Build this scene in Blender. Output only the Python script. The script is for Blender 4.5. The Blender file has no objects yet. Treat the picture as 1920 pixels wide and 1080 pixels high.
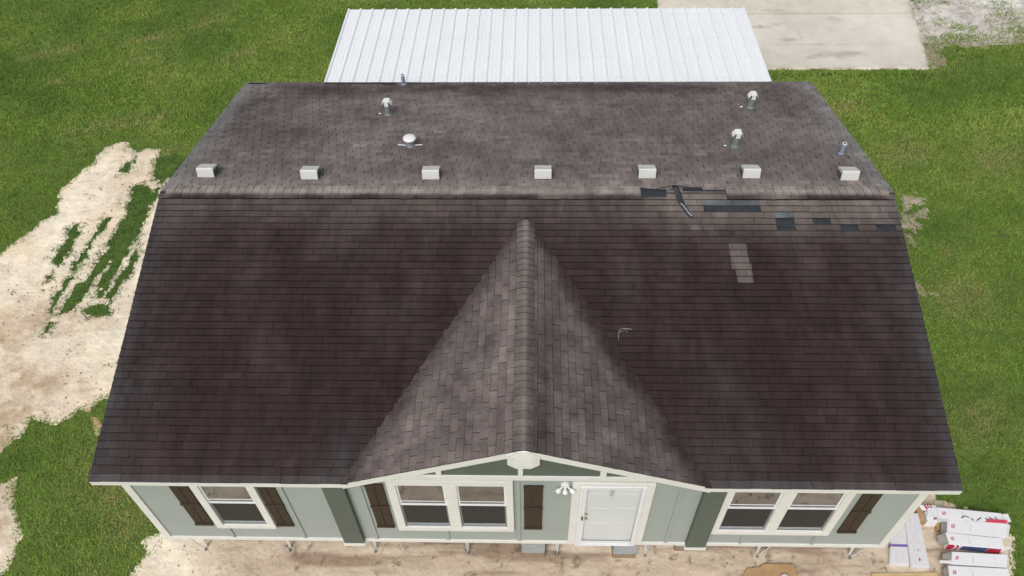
import bpy, math, random
import numpy as np
from mathutils import Vector, Matrix, noise as mn

random.seed(7); rng = np.random.default_rng(11)
S = bpy.context.scene; col = S.collection
PI = math.pi

# ------------------------------------------------------------------ camera
EZ = 3.10                                    # height of the eaves above the ground
CAM = Vector((0.1709, -5.5829, 11.0779 + EZ))
pt, yw_, rl = 0.8631, 0.0384, -0.0244
def cam_axes():
    f0 = Vector((0, math.cos(pt), -math.sin(pt))); u0 = Vector((0, math.sin(pt), math.cos(pt))); r0 = Vector((1, 0, 0))
    Z = Matrix.Rotation(yw_, 3, 'Z')
    f, u, r = Z @ f0, Z @ u0, Z @ r0
    return f, math.cos(rl)*u - math.sin(rl)*r, math.cos(rl)*r + math.sin(rl)*u
FW, UP, RT = cam_axes(); FPX = 1509.26
cd = bpy.data.cameras.new('camera'); cam = bpy.data.objects.new('camera', cd); col.objects.link(cam)
M3 = Matrix((RT, UP, -FW)).transposed()
cam.matrix_world = Matrix.Translation(CAM) @ M3.to_4x4()
cd.sensor_width = 36; cd.lens = FPX/1920*36; cd.clip_start = .1; cd.clip_end = 2000
S.camera = cam
def at(px, py, z=0.):                        # survey: photo point -> world point at height z
    d = FW + RT*((px-960)/FPX) + UP*((540-py)/FPX)
    return CAM + d*((z-CAM.z)/d.z)

# ------------------------------------------------------------------ light
SUN_EL, SUN_AZ = math.radians(52), math.radians(200)     # behind the camera, a little left
w = bpy.data.worlds.new('World'); S.world = w; w.use_nodes = True
nt = w.node_tree; bg = nt.nodes['Background']
sky = nt.nodes.new('ShaderNodeTexSky'); sky.sky_type = 'NISHITA'; sky.sun_disc = False
sky.sun_elevation = SUN_EL; sky.sun_rotation = SUN_AZ; sky.air_density = 1.0; sky.dust_density = 5.0; sky.ozone_density = 1.0
hs = nt.nodes.new('ShaderNodeHueSaturation'); hs.inputs['Saturation'].default_value = .42   # overcast: a whiter sky
nt.links.new(sky.outputs[0], hs.inputs['Color']); nt.links.new(hs.outputs[0], bg.inputs[0])
bg.inputs[1].default_value = .10
sd = bpy.data.lights.new('sun', 'SUN'); sd.energy = 1.35; sd.angle = math.radians(24); sd.color = (1, .965, .92)
so = bpy.data.objects.new('sun', sd); col.objects.link(so)
sv = Vector((math.sin(SUN_AZ)*math.cos(SUN_EL), math.cos(SUN_AZ)*math.cos(SUN_EL), math.sin(SUN_EL)))
so.rotation_euler = sv.to_track_quat('Z', 'Y').to_euler(); so.location = (0, 0, 30)
S.view_settings.view_transform = 'Standard'; S.view_settings.look = 'None'
S.view_settings.exposure = 0.12; S.view_settings.gamma = 1
S.render.engine = 'CYCLES'

# ------------------------------------------------------------------ materials
def mat(name, c, rough=.7, var=.12, scale=6., bump=0., bscale=None, attr=False, spec=.4, stretch=None, metal=0., fine=0.):
    m = bpy.data.materials.new(name); m.use_nodes = True
    n, l = m.node_tree.nodes, m.node_tree.links
    b = n['Principled BSDF']; b.inputs['Roughness'].default_value = rough; b.inputs['Metallic'].default_value = metal
    b.inputs['Specular IOR Level'].default_value = spec
    tc = n.new('ShaderNodeTexCoord'); mp = n.new('ShaderNodeMapping'); l.new(tc.outputs['Object'], mp.inputs[0])
    if stretch: mp.inputs['Scale'].default_value = stretch
    tx = n.new('ShaderNodeTexNoise'); tx.inputs['Scale'].default_value = scale; tx.inputs['Detail'].default_value = 6; tx.inputs['Roughness'].default_value = .6
    l.new(mp.outputs[0], tx.inputs[0])
    mr = n.new('ShaderNodeMapRange'); mr.inputs[1].default_value = .3; mr.inputs[2].default_value = .7
    mr.inputs[3].default_value = 1-var; mr.inputs[4].default_value = 1+var
    l.new(tx.outputs[0], mr.inputs[0])
    val = mr.outputs[0]
    if fine:
        t2 = n.new('ShaderNodeTexNoise'); t2.inputs['Scale'].default_value = 70; t2.inputs['Detail'].default_value = 3
        l.new(tc.outputs['Object'], t2.inputs[0])
        r2 = n.new('ShaderNodeMapRange'); r2.inputs[1].default_value = .3; r2.inputs[2].default_value = .7
        r2.inputs[3].default_value = 1-fine; r2.inputs[4].default_value = 1+fine; l.new(t2.outputs[0], r2.inputs[0])
        mu = n.new('ShaderNodeMath'); mu.operation = 'MULTIPLY'; l.new(val, mu.inputs[0]); l.new(r2.outputs[0], mu.inputs[1]); val = mu.outputs[0]
    vm = n.new('ShaderNodeVectorMath'); vm.operation = 'SCALE'; l.new(val, vm.inputs['Scale'])
    if attr:
        a = n.new('ShaderNodeAttribute'); a.attribute_name = 'col'; l.new(a.outputs['Color'], vm.inputs[0])
    else: vm.inputs[0].default_value = c
    l.new(vm.outputs[0], b.inputs['Base Color'])
    if bump:
        t3 = n.new('ShaderNodeTexNoise'); t3.inputs['Scale'].default_value = bscale or scale*4; t3.inputs['Detail'].default_value = 8
        l.new(mp.outputs[0], t3.inputs[0])
        bp = n.new('ShaderNodeBump'); bp.inputs['Strength'].default_value = 1; bp.inputs['Distance'].default_value = bump
        l.new(t3.outputs[0], bp.inputs['Height']); l.new(bp.outputs[0], b.inputs['Normal'])
    return m
MT = dict(
 shingle=mat('shingle', (1,1,1), .93, .26, 5.5, .004, 60, attr=True, spec=.15, fine=.24, stretch=(1,.16,1)),
 shingle_gable=mat('gable_shingle', (1,1,1), .93, .28, 4.5, .004, 60, attr=True, spec=.15, fine=.24),
 felt=mat('tar_felt', (.025,.030,.037), .7, .3, 9, .004, 30, spec=.4),
 felt_grey=mat('weathered_felt', (.30,.32,.35), .8, .3, 12, .004, 30),
 trim=mat('cream_trim', (.76,.76,.725), .55, .05, 3, .0008, 40),
 siding=mat('sage_siding', (.355,.397,.375), .65, .045, 1.2, .001, 60, fine=.03),
 green=mat('dark_green_siding', (.105,.130,.106), .6, .06, 3, .001, 60, fine=.05),
 greyframe=mat('grey_screen_frame', (.20,.225,.235), .5, .1, 8),
 vinyl=mat('white_vinyl', (.80,.82,.86), .35, .03, 8),
 white_door=mat('white_door_paint', (.82,.85,.86), .4, .03, 4),
 shutter=mat('stained_wood', (.048,.031,.018), .7, .45, 7, .002, 30, stretch=(9,9,.9)),
 grille=mat('vent_plastic', (.62,.63,.60), .55, .05, 4),
 vent_side=mat('vent_grille', (.10,.115,.115), .7, .2, 40),
 steel=mat('galvanised_steel', (.36,.40,.44), .45, .15, 10, metal=.35),
 pipe=mat('grey_pipe', (.20,.235,.23), .55, .15, 12),
 cap=mat('white_cap', (.78,.79,.80), .4, .04, 9),
 bluepipe=mat('pvc_pipe', (.25,.30,.42), .5, .15, 12),
 flash=mat('flashing', (.15,.14,.14), .6, .25, 12),
 metal_roof=mat('white_painted_metal', (.85,.88,.91), .42, .03, 1.5, spec=.4, stretch=(1,.25,1), fine=.03),
 screw=mat('screw_head', (.30,.30,.30), .5, .1, 9),
 concrete=mat('concrete', (1,1,1), .9, .06, 1.5, .004, 25, attr=True, fine=.08),
 block=mat('concrete_block', (.36,.39,.41), .9, .16, 7, .006, 60, fine=.12),
 mud=mat('muddy_block', (.30,.23,.165), .95, .15, 8, .006, 60),
 sand=mat('sand', (1,1,1), .95, .11, 3.2, .025, 12, attr=True, spec=.1, fine=.07),
 soil=mat('turf_soil', (.115,.170,.040), .95, .25, 3.5, .02, 14, spec=.1, fine=.3),
 gravel=mat('gravel', (1,1,1), .95, .12, 1.6, .045, 14, attr=True, spec=.1, fine=.38),
 carton=mat('white_carton', (.80,.80,.82), .55, .035, 5, .003, 6),
 kraft=mat('brown_cardboard', (.44,.285,.145), .85, .14, 6, .004, 12),
 liner=mat('carton_inside', (.36,.35,.33), .8, .2, 7),
 red=mat('red_ink', (.50,.03,.075), .5, .1, 10),
 blue=mat('blue_ink', (.06,.085,.20), .5, .3, 6),
 ink=mat('black_marker', (.03,.03,.035), .5, .1, 10),
 greyink=mat('faint_grey_ink', (.60,.60,.64), .6, .1, 10),
 wrap=mat('plastic_wrap', (.74,.73,.75), .3, .09, 9, .006, 14, spec=.6, stretch=(4,1,1)),
 purple=mat('purple_strap', (.20,.13,.40), .5, .1, 10),
 pine=mat('pine_board', (.58,.42,.22), .75, .22, 3, .002, 20, stretch=(1,9,1)),
 dark=mat('dark_metal', (.03,.03,.035), .5, .1, 9),
 paper=mat('white_paper', (.8,.8,.78), .6, .05, 9),
)
def leafmat():
    m = bpy.data.materials.new('grass_blade'); m.use_nodes = True
    n, l = m.node_tree.nodes, m.node_tree.links; b = n['Principled BSDF']
    a = n.new('ShaderNodeAttribute'); a.attribute_name = 'col'; l.new(a.outputs['Color'], b.inputs['Base Color'])
    b.inputs['Roughness'].default_value = .75; b.inputs['Specular IOR Level'].default_value = .12
    return m
MT['blade'] = leafmat()
def glassmat(name, c, ior, rough=.03):
    m = bpy.data.materials.new(name); m.use_nodes = True
    b = m.node_tree.nodes['Principled BSDF']; b.inputs['Base Color'].default_value = (*c, 1)
    b.inputs['Roughness'].default_value = rough; b.inputs['IOR'].default_value = ior
    return m
MT['glass'] = glassmat('window_glass', (.03, .032, .03), 3.1)
MT['screen'] = mat('insect_screen', (.040,.036,.033), .8, .15, 8)
def clear():
    m = bpy.data.materials.new('storm_glass'); m.use_nodes = True
    n, l = m.node_tree.nodes, m.node_tree.links
    n.remove(n['Principled BSDF']); o = n['Material Output']
    t = n.new('ShaderNodeBsdfTransparent'); t.inputs[0].default_value = (.98,.985,.985,1)
    g = n.new('ShaderNodeBsdfGlossy'); g.inputs['Roughness'].default_value = .05
    fr = n.new('ShaderNodeValue'); fr.outputs[0].default_value = .05
    x = n.new('ShaderNodeMixShader'); l.new(fr.outputs[0], x.inputs[0]); l.new(t.outputs[0], x.inputs[1]); l.new(g.outputs[0], x.inputs[2]); l.new(x.outputs[0], o.inputs[0])
    return m
MT['clear'] = clear()

# ------------------------------------------------------------------ mesh helpers
class MB:
    def __init__(s): s.v=[]; s.f=[]; s.c=[]; s.m=[]; s.mats=[]; s.usecol=False
    def mi(s, name):
        if name not in s.mats: s.mats.append(name)
        return s.mats.index(name)
    def face(s, pts, c=None, m=None):
        i=len(s.v); s.v += [tuple(p) for p in pts]; s.f.append(tuple(range(i,i+len(pts))))
        s.m.append(s.mi(m) if m else 0)
        if c is not None: s.usecol=True
        if c is None: c=[(1,1,1)]*len(pts)
        elif not hasattr(c[0],'__len__'): c=[c]*len(pts)
        s.c += c
        return s
    def box(s, x0,x1,y0,y1,z0,z1, m=None, c=None):
        return s.hexa([(x0,y0,z0),(x1,y0,z0),(x1,y1,z0),(x0,y1,z0),(x0,y0,z1),(x1,y0,z1),(x1,y1,z1),(x0,y1,z1)], m, c)
    def hexa(s, p, m=None, c=None):
        for q in ((3,2,1,0),(4,5,6,7),(0,1,5,4),(1,2,6,5),(2,3,7,6),(3,0,4,7)): s.face([p[k] for k in q], c, m)
        return s
    def prism(s, poly, z0, z1, m=None):       # poly in xy, any winding
        a=sum(poly[i][0]*poly[(i+1)%len(poly)][1]-poly[(i+1)%len(poly)][0]*poly[i][1] for i in range(len(poly)))
        if a<0: poly=poly[::-1]
        g=(lambda z,p: z(p) if callable(z) else z)
        s.face([(p[0],p[1],g(z1,p)) for p in poly], None, m); s.face([(p[0],p[1],g(z0,p)) for p in poly[::-1]], None, m)
        for i in range(len(poly)):
            p,q=poly[i],poly[(i+1)%len(poly)]
            s.face([(p[0],p[1],g(z0,p)),(q[0],q[1],g(z0,q)),(q[0],q[1],g(z1,q)),(p[0],p[1],g(z1,p))], None, m)
        return s
    def prism_y(s, poly, y0, y1, m=None):     # poly in xz, extruded along y
        a=sum(poly[i][0]*poly[(i+1)%len(poly)][1]-poly[(i+1)%len(poly)][0]*poly[i][1] for i in range(len(poly)))
        if a<0: poly=poly[::-1]
        s.face([(p[0],y0,p[1]) for p in poly], None, m); s.face([(p[0],y1,p[1]) for p in poly[::-1]], None, m)
        for i in range(len(poly)):
            p,q=poly[i],poly[(i+1)%len(poly)]
            s.face([(p[0],y1,p[1]),(q[0],y1,q[1]),(q[0],y0,q[1]),(p[0],y0,p[1])], None, m)
        return s
    def tube(s, pts, r, n=8, m=None, cap=True):
        pts=[Vector(p) for p in pts]; rr=r if hasattr(r,'__len__') else [r]*len(pts); rings=[]
        for i,p in enumerate(pts):
            d=(pts[min(i+1,len(pts)-1)]-pts[max(i-1,0)]).normalized()
            a=d.cross(Vector((0,0,1)) if abs(d.z)<.9 else Vector((1,0,0))).normalized(); b=d.cross(a)
            rings.append([p+(a*math.cos(t*2*PI/n)+b*math.sin(t*2*PI/n))*rr[i] for t in range(n)])
        for i in range(len(pts)-1):
            for t in range(n): s.face([rings[i][t],rings[i+1][t],rings[i+1][(t+1)%n],rings[i][(t+1)%n]], None, m)
        if cap: s.face(rings[0], None, m); s.face(rings[-1][::-1], None, m)
        return s
    def build(s, name, material=None, parent=None, smooth=False, bevel=0):
        me=bpy.data.meshes.new(name); me.from_pydata(s.v,[],s.f)
        if s.usecol:
            a=me.color_attributes.new('col','FLOAT_COLOR','CORNER')
            arr=np.ones((len(s.c),4),np.float32); arr[:,:3]=np.array(s.c,np.float32); a.data.foreach_set('color',arr.ravel())
        if s.mats and any(s.mats):
            for k in s.mats: me.materials.append(MT[k])
            me.polygons.foreach_set('material_index', s.m)
        else: me.materials.append(MT[material])
        if smooth or bevel:
            import bmesh
            bm=bmesh.new(); bm.from_mesh(me); bmesh.ops.remove_doubles(bm,verts=bm.verts,dist=1e-5); bmesh.ops.recalc_face_normals(bm,faces=bm.faces)
            if bevel: bmesh.ops.bevel(bm,geom=[e for e in bm.edges if e.is_manifold and e.calc_face_angle(0)>.5],offset=bevel,segments=2,affect='EDGES',clamp_overlap=True)
            bm.to_mesh(me); bm.free()
            if smooth: me.polygons.foreach_set('use_smooth',[True]*len(me.polygons))
        o=bpy.data.objects.new(name,me); col.objects.link(o)
        if parent: o.parent=parent
        return o
def tag(o, label=None, cat=None, group=None, kind=None):
    for k,v in (('label',label),('category',cat),('group',group),('kind',kind)):
        if v: o[k]=v
    return o
def empty(name, loc=(0,0,0)):
    o=bpy.data.objects.new(name,None); o.location=loc; col.objects.link(o); o.empty_display_size=.3; return o
def N(x,y,z=0.): return mn.noise(Vector((x,y,z)))          # -1..1
def FB(x,y,z=0.): return N(x,y,z)+.5*N(x*2.1+5,y*2.1,z)+.25*N(x*4.3,y*4.3+9,z)
def sm(a,b,x): t=min(1,max(0,(x-a)/(b-a))); return t*t*(3-2*t)
def mixc(a,b,t): t=min(1,max(0,t)); return tuple(a[i]*(1-t)+b[i]*t for i in range(3))

# ------------------------------------------------------------------ dimensions of the house
HX, D, RH = 6.55, 10.141, 1.262; SL = RH/(D/2)
RX = 6.20; WY = .135; FB0 = .72              # wall corner, wall front, wall bottom
GX, GL, GR, GH, GM = .057, -2.69, 2.86, 1.075, 4.6
ridge_z = EZ+RH
house = empty('manufactured_house', (0, D/2, 0))
tag(house, 'single-storey sage green house with cream trim and stained brown shingle roof', 'house')
hinv = Vector((0, -D/2, 0))
def part(o): o.parent = house; o.location = hinv; return o
def zfront(x,y): return EZ+SL*y
def sub(o, p): o.parent = p; return o

# body of the house
b = MB()
def zr(y): return EZ-.05+SL*min(y, D-y)
prof = [(WY,FB0+.01),(D-WY,FB0+.01),(D-WY,zr(D-WY)),(D/2,zr(D/2)),(WY,zr(WY))]
b.face([(-RX,y,z) for y,z in prof[::-1]]); b.face([(RX,y,z) for y,z in prof])
for i in range(5):
    (y0,z0),(y1,z1)=prof[i],prof[(i+1)%5]; b.face([(-RX,y0,z0),(-RX,y1,z1),(RX,y1,z1),(RX,y0,z0)])
# upper wall behind the gable
b.prism_y([(GL+.25,EZ-.06),(GR-.25,EZ-.06),(GX+1.1,EZ+.5),(GX-1.1,EZ+.5)], WY, WY+.05)
wall = part(b.build('wall','siding'))
# battens
for x in (-4.985,-3.74,-2.49,-1.25,-.03,2.48,3.75,4.965):
    t = 3.02 if abs(x)>2.3 else 3.2
    if any(a<x<c for a,c in ((-5.14,-4.1),(-2.06,-.1),(3.14,5.12))): t = FB0+.529
    part(MB().box(x-.03,x+.03,WY-.02,WY-.001,FB0+.085,t).build('batten','siding',bevel=.004))
# trims
b = MB()
b.box(-RX-.012,-3.045,WY-.026,WY-.002,FB0,FB0+.088); b.box(-2.70,.800,WY-.026,WY-.002,FB0,FB0+.088)
b.box(.801,2.059,WY-.0255,WY-.002,FB0,FB0+.045)
b.box(2.06,2.81,WY-.026,WY-.002,FB0,FB0+.088); b.box(3.145,RX+.012,WY-.026,WY-.002,FB0,FB0+.088)
for s in (-1,1):
    b.box(*sorted((s*RX+s*.0,s*(RX+.022))),WY-.024,D-WY,FB0,FB0+.088)
part(b.build('bottom_trim','trim'))
for s in (-1,1):
    bb = MB(); x0,x1 = sorted((s*(RX-.11), s*(RX+.02)))
    bb.box(x0,x1,WY-.024,WY-.003,FB0+.089,EZ-.03)
    x0,x1 = sorted((s*(RX+.002), s*(RX+.0195))); bb.box(x0,x1,WY-.002,WY+.1,FB0+.089,EZ-.03)
    part(bb.build('corner_trim','trim'))

# ------------------------------------------------------------------ roof
rt = MB()                                    # deck with soffit-white underside
def slab(b, pts, t, m):
    up=[Vector(p) for p in pts]; dn=[p-Vector((0,0,t)) for p in up]
    b.face(up,None,m); b.face(dn[::-1],None,m)
    for i in range(len(up)): j=(i+1)%len(up); b.face([dn[i],dn[j],up[j],up[i]],None,m)
E_ = .004
nz=lambda y,h: EZ+SL*y-h
slab(rt,[(-HX+.02,.02,nz(.02,.012)),(GL+.06,.02,nz(.02,.012)),(GX,GM-.35,nz(GM-.35,.012)),(GR-.06,.02,nz(.02,.012)),(HX-.02,.02,nz(.02,.012)),(HX-.02,D/2,ridge_z-.012),(-HX+.02,D/2,ridge_z-.012)],.012,'felt')
slab(rt,[(-HX+.02,D/2,ridge_z-.012),(HX-.02,D/2,ridge_z-.012),(HX-.02,D-.02,EZ+SL*.02-.012),(-HX+.02,D-.02,EZ+SL*.02-.012)],.012,'felt')
slab(rt,[(-HX+.021,.021,nz(.021,.025)),(GL+.06,.021,nz(.021,.025)),(GX,GM-.4,nz(GM-.4,.025)),(GR-.06,.021,nz(.021,.025)),(HX-.021,.021,nz(.021,.025)),(HX-.021,D/2,ridge_z-.025),(-HX+.021,D/2,ridge_z-.025)],.022,'trim')
slab(rt,[(-HX+.021,D/2,ridge_z-.025),(HX-.021,D/2,ridge_z-.025),(HX-.021,D-.021,EZ+SL*.02-.025),(-HX+.021,D-.021,EZ+SL*.02-.025)],.022,'trim')
A = Vector((GX,0,EZ+GH)); Mp = Vector((GX,GM,EZ+SL*GM)); LF = Vector((GL,0,EZ)); RF = Vector((GR,0,EZ))
dz = Vector((0,0,-.012))
slab(rt,[LF+dz+Vector((.0,.02,0)),A+dz+Vector((0,.02,0)),Mp+dz],.02,'felt')
slab(rt,[A+dz+Vector((0,.02,0)),RF+dz+Vector((0,.02,0)),Mp+dz],.02,'felt')
roof = part(rt.build('roof'))
# fascia boards
fa = MB()
def fascia_seg(x0,z0,x1,z1,h=.15,t=.024,y=0.,ext=0):
    fa.prism_y([(x0,z0),(x1,z1),(x1,z1-h),(x0,z0-h)], y, y+t)
fascia_seg(-HX,EZ-.004,GL,EZ-.004,.138); fascia_seg(GR,EZ-.004,HX,EZ-.004,.138)
fascia_seg(GL,EZ-.004,GX,EZ+GH-.004,.170); fascia_seg(GX,EZ+GH-.004,GR,EZ-.004,.170)
fa.box(-HX,HX,D-.02,D,EZ-.15,EZ-.006)
for s in (-1,1):
    x0,x1 = sorted((s*(HX-.018), s*(HX+.006)))
    for (ya,za,yb,zb) in ((.025,EZ,D/2,ridge_z),(D/2,ridge_z,D-.025,EZ)):
        fa.hexa([(x0,ya,za-.14),(x1,ya,za-.14),(x1,yb,zb-.14),(x0,yb,zb-.14),(x0,ya,za-.010),(x1,ya,za-.010),(x1,yb,zb-.010),(x0,yb,zb-.010)])
fo = sub(fa.build('fascia','trim'), roof)
for xa,xb in ((-HX+.03,GL+.1),(GR-.1,HX-.03)): sub(MB().box(xa,xb,.026,WY-.003,EZ-.134,EZ-.122).build('soffit','trim'), roof)

# ---- shingles: every tab has its own thickness, tone and slight lift
ex, tw = .127, .3060
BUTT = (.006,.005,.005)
WHEN = {}
def tab(b, O, U, V, Nn, u0, u1, v0, v1, cf, gap, thick=.014, skipf=None, tone=1.0, course_shade=0.):
    if u1-u0 < .004: return
    gap=min(gap,(u1-u0)*.4)
    ju = random.uniform(-.002,.002); lift = random.uniform(0,.003); dv = random.uniform(-.0035,.0035)
    th = thick+lift
    P = lambda u,v,h: O+U*u+V*v+Nn*h
    a0,a1 = u0+gap/2+ju, u1-gap/2+ju
    p = [P(a0,v0+dv,th),P(a1,v0+dv,th+random.uniform(0,.002)),P(a1,v1+.012,.0015),P(a0,v1+.012,.0015)]
    c = [tuple(k*tone for k in cf(q.x,q.y)) for q in p]
    # middle column of vertices keeps stains soft
    if course_shade:                                # course shadow line, painted as a darker strip below the next course
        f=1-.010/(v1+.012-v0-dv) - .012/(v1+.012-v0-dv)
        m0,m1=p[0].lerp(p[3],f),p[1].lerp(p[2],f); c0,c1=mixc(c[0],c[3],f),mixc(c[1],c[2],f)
        dk=lambda q_: tuple(k*(1-course_shade) for k in q_)
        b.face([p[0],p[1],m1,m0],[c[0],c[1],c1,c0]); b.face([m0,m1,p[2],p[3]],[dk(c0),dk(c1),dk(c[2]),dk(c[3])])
    else: b.face(p,c)
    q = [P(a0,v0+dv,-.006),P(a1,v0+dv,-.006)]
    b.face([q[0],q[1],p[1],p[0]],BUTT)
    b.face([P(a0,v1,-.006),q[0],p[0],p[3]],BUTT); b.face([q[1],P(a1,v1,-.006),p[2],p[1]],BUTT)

# tones of the weathered granules (linear albedo)
DK=(.036,.0230,.0218); MD=(.108,.087,.082); LT=(.175,.148,.136); BL=(.075,.076,.084)
def front_col(x,y):
    t = .10*sm(3.2,5.0,y) + .16*sm(4.3,5.0,y)
    t += sm(1.2,3.2,x)*.45*sm(4.05,4.75,y+.25*N(x*1.3,y*2,3)) + .13*sm(4.2,4.7,y)
    st = max(0, N(x*2.6,y*.30,1.7)); t += st*.20*sm(.8,3.6,y)
    t += (.10+.16*sm(2.6,4.6,y))*max(0,FB(x*.9,y*.6,4.))+.10*sm(3.6,4.9,y)*N(x*4,y*1.5,14)+.04*N(x*9,y*1.2,6)
    t += .07*sm(1.0,0.,y)
    c = mixc(DK, LT, t)
    bl = sm(6.22,6.5,abs(x)+.05*N(y*3,1,2))*.55 + .5*max(0,FB(x*.45,y*.45,9.)-.35) + .10*sm(5.0,6.3,abs(x))
    # grey-blue patch in the lower left end of the valley
    bl += .5*sm(.45,.1,abs(x+2.75+.3*(0.0)))*sm(1.3,.2,y)
    return mixc(c, BL, bl*.7)
def back_col(x,y):
    base = mixc((.142,.118,.111),(.205,.182,.171), .5+.45*FB(x*.35,y*.45,2.)+.25*N(x*5,y*5,4))
    d = 0
    for (cx,cy,rx,ry,k) in ((5.6,8.6,.8,.5,.3),(-6.4,8.2,.5,.7,.45),(1.0,7.6,1.4,.5,.22),(2.6,9.85,1.2,.2,.4),(-5.4,9.9,.7,.2,.4),(-6.2,8.9,.9,.5,.7),(-4.6,9.6,.9,.45,.75),(-2.7,9.75,1.6,.28,.8),(-.8,9.6,.8,.6,.6),(1.6,9.75,1.7,.3,.55),(2.9,9.75,1.2,.25,.6),(-3.1,8.1,.5,.35,.4),(4.6,6.35,.7,.35,.35),(3.8,9.1,1.5,.5,.3),(-6.0,7.5,1.2,.5,.35),(-4.9,7.2,1.2,.5,.3),(-1.7,6.6,.5,.6,.3),(.9,9.9,2.2,.2,.5)):
        q=((x-cx)/rx)**2+((y-cy)/ry)**2
        d += k*math.exp(-q)*(1+.7*N(x*3,y*3,5))
    d += .45*max(0,FB(x*.8,y*1.1,11.))+.2*max(0,N(x*2.2,y*2.6,12))
    c = mixc(base,(.075,.060,.060),d)
    if y<5.7: c = mixc(c,(.27,.238,.222),.55*sm(5.75,5.3,y))
    return mixc(c,(.22,.225,.23),sm(6.05,6.5,abs(x)+.1*N(y*2,x,1))*.6)
def gabL(x,y):
    # distance from the valley
    xv = GL+(GX-GL)*(y/GM); d=(x-xv)
    c = mixc((.200,.168,.158),(.108,.087,.082),.38+.7*FB(x*1.6,y*1.0,7.))
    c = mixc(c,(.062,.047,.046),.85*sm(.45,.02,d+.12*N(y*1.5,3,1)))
    c = mixc(c,(.07,.055,.053),.55*sm(3.2,4.4,y))
    return mixc(c,(.05,.042,.042),.55*math.exp(-((x+.55)/.25)**2-((y-1.9)/.5)**2)*(.6+N(x*6,y*6,1)) + .35*max(0,N(x*3,y*2.2,8)-.15))
def gabR(x,y):
    xv = GR+(GX-GR)*(y/GM); d=xv-x
    c = mixc((.165,.139,.131),(.080,.064,.061),.45+.7*FB(x*1.7,y*1.1,17.))
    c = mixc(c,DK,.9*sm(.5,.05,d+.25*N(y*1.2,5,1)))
    c = mixc(c,BL,.35*max(0,N(x*1.7,y*1.5,13)))
    return mixc(c,(.045,.037,.038),.6*math.exp(-((x-1.3)/.7)**2-((y-.75)/.12)**2)+.28*math.exp(-((x-.35)/.12)**2)+.3*sm(3.4,4.5,y))
slope_len = math.hypot(D/2,RH); cs = (D/2)/slope_len
Vf = Vector((0,D/2,RH)).normalized(); Nf = Vf.cross(Vector((-1,0,0))); Nf = Nf if Nf.z>0 else -Nf
Vb = Vector((0,-D/2,RH)).normalized(); Nb = Vector((0,-Vb.z,-Vb.y)); Nb = Nb if Nb.z>0 else -Nb
if Nb.dot(Vb)>1e-4 or Nb.dot(Vb)<-1e-4: Nb = Vector((0,Vb.z,-Vb.y))
# missing-shingle windows on the front slope (x0,x1,y0,y1) where felt shows
HOLES = [(3.20,4.17,4.66,4.79),(4.40,4.72,4.36,4.49),(5.04,5.35,4.37,4.49),(5.50,5.80,4.25,4.37),(6.11,6.44,4.25,4.37)]
PALE  = [(3.20,4.17,4.79,4.91),(4.40,4.72,4.49,4.61)]
LTAB  = [(3.54,3.84,3.62,4.07),(3.60,3.88,3.28,3.66),(5.04,5.35,4.49,4.62),(5.50,5.80,4.37,4.49),(6.11,6.44,4.37,4.49),(2.9,3.1,4.25,4.37),(3.15,3.32,4.25,4.37)]
def inr(r,x,y): return r[0]<=x<=r[1] and r[2]<=y<=r[3]
def rows(b, O, U, V, Nn, width, length, cf, side, gap, ext=None, x_of=None):
    k=0; n=int(length/ex)+1; off=0
    while k*ex < length-.02:
        v0=k*ex; v1=min(length,v0+ex)
        ua,ub = ext(v0) if ext else (0,width)
        off=(off+.4*tw + random.uniform(-.006,.006))%tw
        u=ua-off if ua==0 else ua-((ua+off)%tw)
        if k==0 and side=='front': off=0.02
        while u<ub:
            a,c_=max(u,ua),min(u+tw,ub)
            if c_-a>.004:
                mid=O+U*((a+c_)/2)+V*((v0+v1)/2)
                tone=1+random.gauss(0,.05 if side=='front' else .075)
                if random.random()<.05: tone*=random.choice((.85,1.14,1.2))
                x,y=mid.x,mid.y
                pieces=[(a,c_)]
                if side=='front':
                    # cut tabs exactly at the edges of the torn areas
                    cuts=[a,c_]
                    if y<.3:
                        for e in (GL+.10+HX,GR-.10+HX):
                            if a+.02<e<c_-.02: cuts.append(e)
                    for r in HOLES+PALE+LTAB:
                        if r[2]<=y<=r[3]:
                            for e in (r[0]+HX,r[1]+HX):
                                if a+.02<e<c_-.02: cuts.append(e)
                    cuts=sorted(cuts); pieces=list(zip(cuts[:-1],cuts[1:]))
                for (pa,pb) in pieces:
                    xm=(O+U*((pa+pb)/2)).x
                    tn=tone; cfx=cf
                    if side=='front':
                        if y<GM-.7:
                            f_=y/GM; xa_=GL+(GX-GL)*f_+.10; xb_=GR+(GX-GR)*f_-.10
                            if xa_+(.15 if y>.3 else 0)<xm<xb_-(.15 if y>.3 else 0): continue
                        if any(inr(r,xm,y) for r in HOLES): continue
                        if any(inr(r,xm,y) for r in PALE): cfx=lambda X,Y:(.125+.04*N(X*9,Y*9),.134+.04*N(X*9,Y*9),.145+.04*N(X*9,Y*9)); tn=random.uniform(.8,1.15)
                        elif any(inr(r,xm,y) for r in LTAB): cfx=lambda X,Y:(.125+.035*N(X*5,Y*5),.105+.03*N(X*5,Y*5),.098+.03*N(X*5,Y*5))
                        elif k==0: cfx=lambda X,Y: mixc(cf(X,Y),(.088,.080,.084),.6+.3*N(X*2,Y,3))
                    g = gap if (pa==a and pb==c_) else .002
                    tab(b,O,U,V,Nn,pa,pb,v0,v1,cfx,g,tone=tn,course_shade=(.22 if side=='back' else .45))
            u+=tw
        k+=1
sh = MB()
rows(sh, Vector((-HX,-.012,EZ-.003)), Vector((1,0,0)), Vf, Nf, 2*HX, slope_len+.01, front_col, 'front', .0032)
sub(sh.build('front_shingles','shingle'), roof)
sb = MB()
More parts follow.
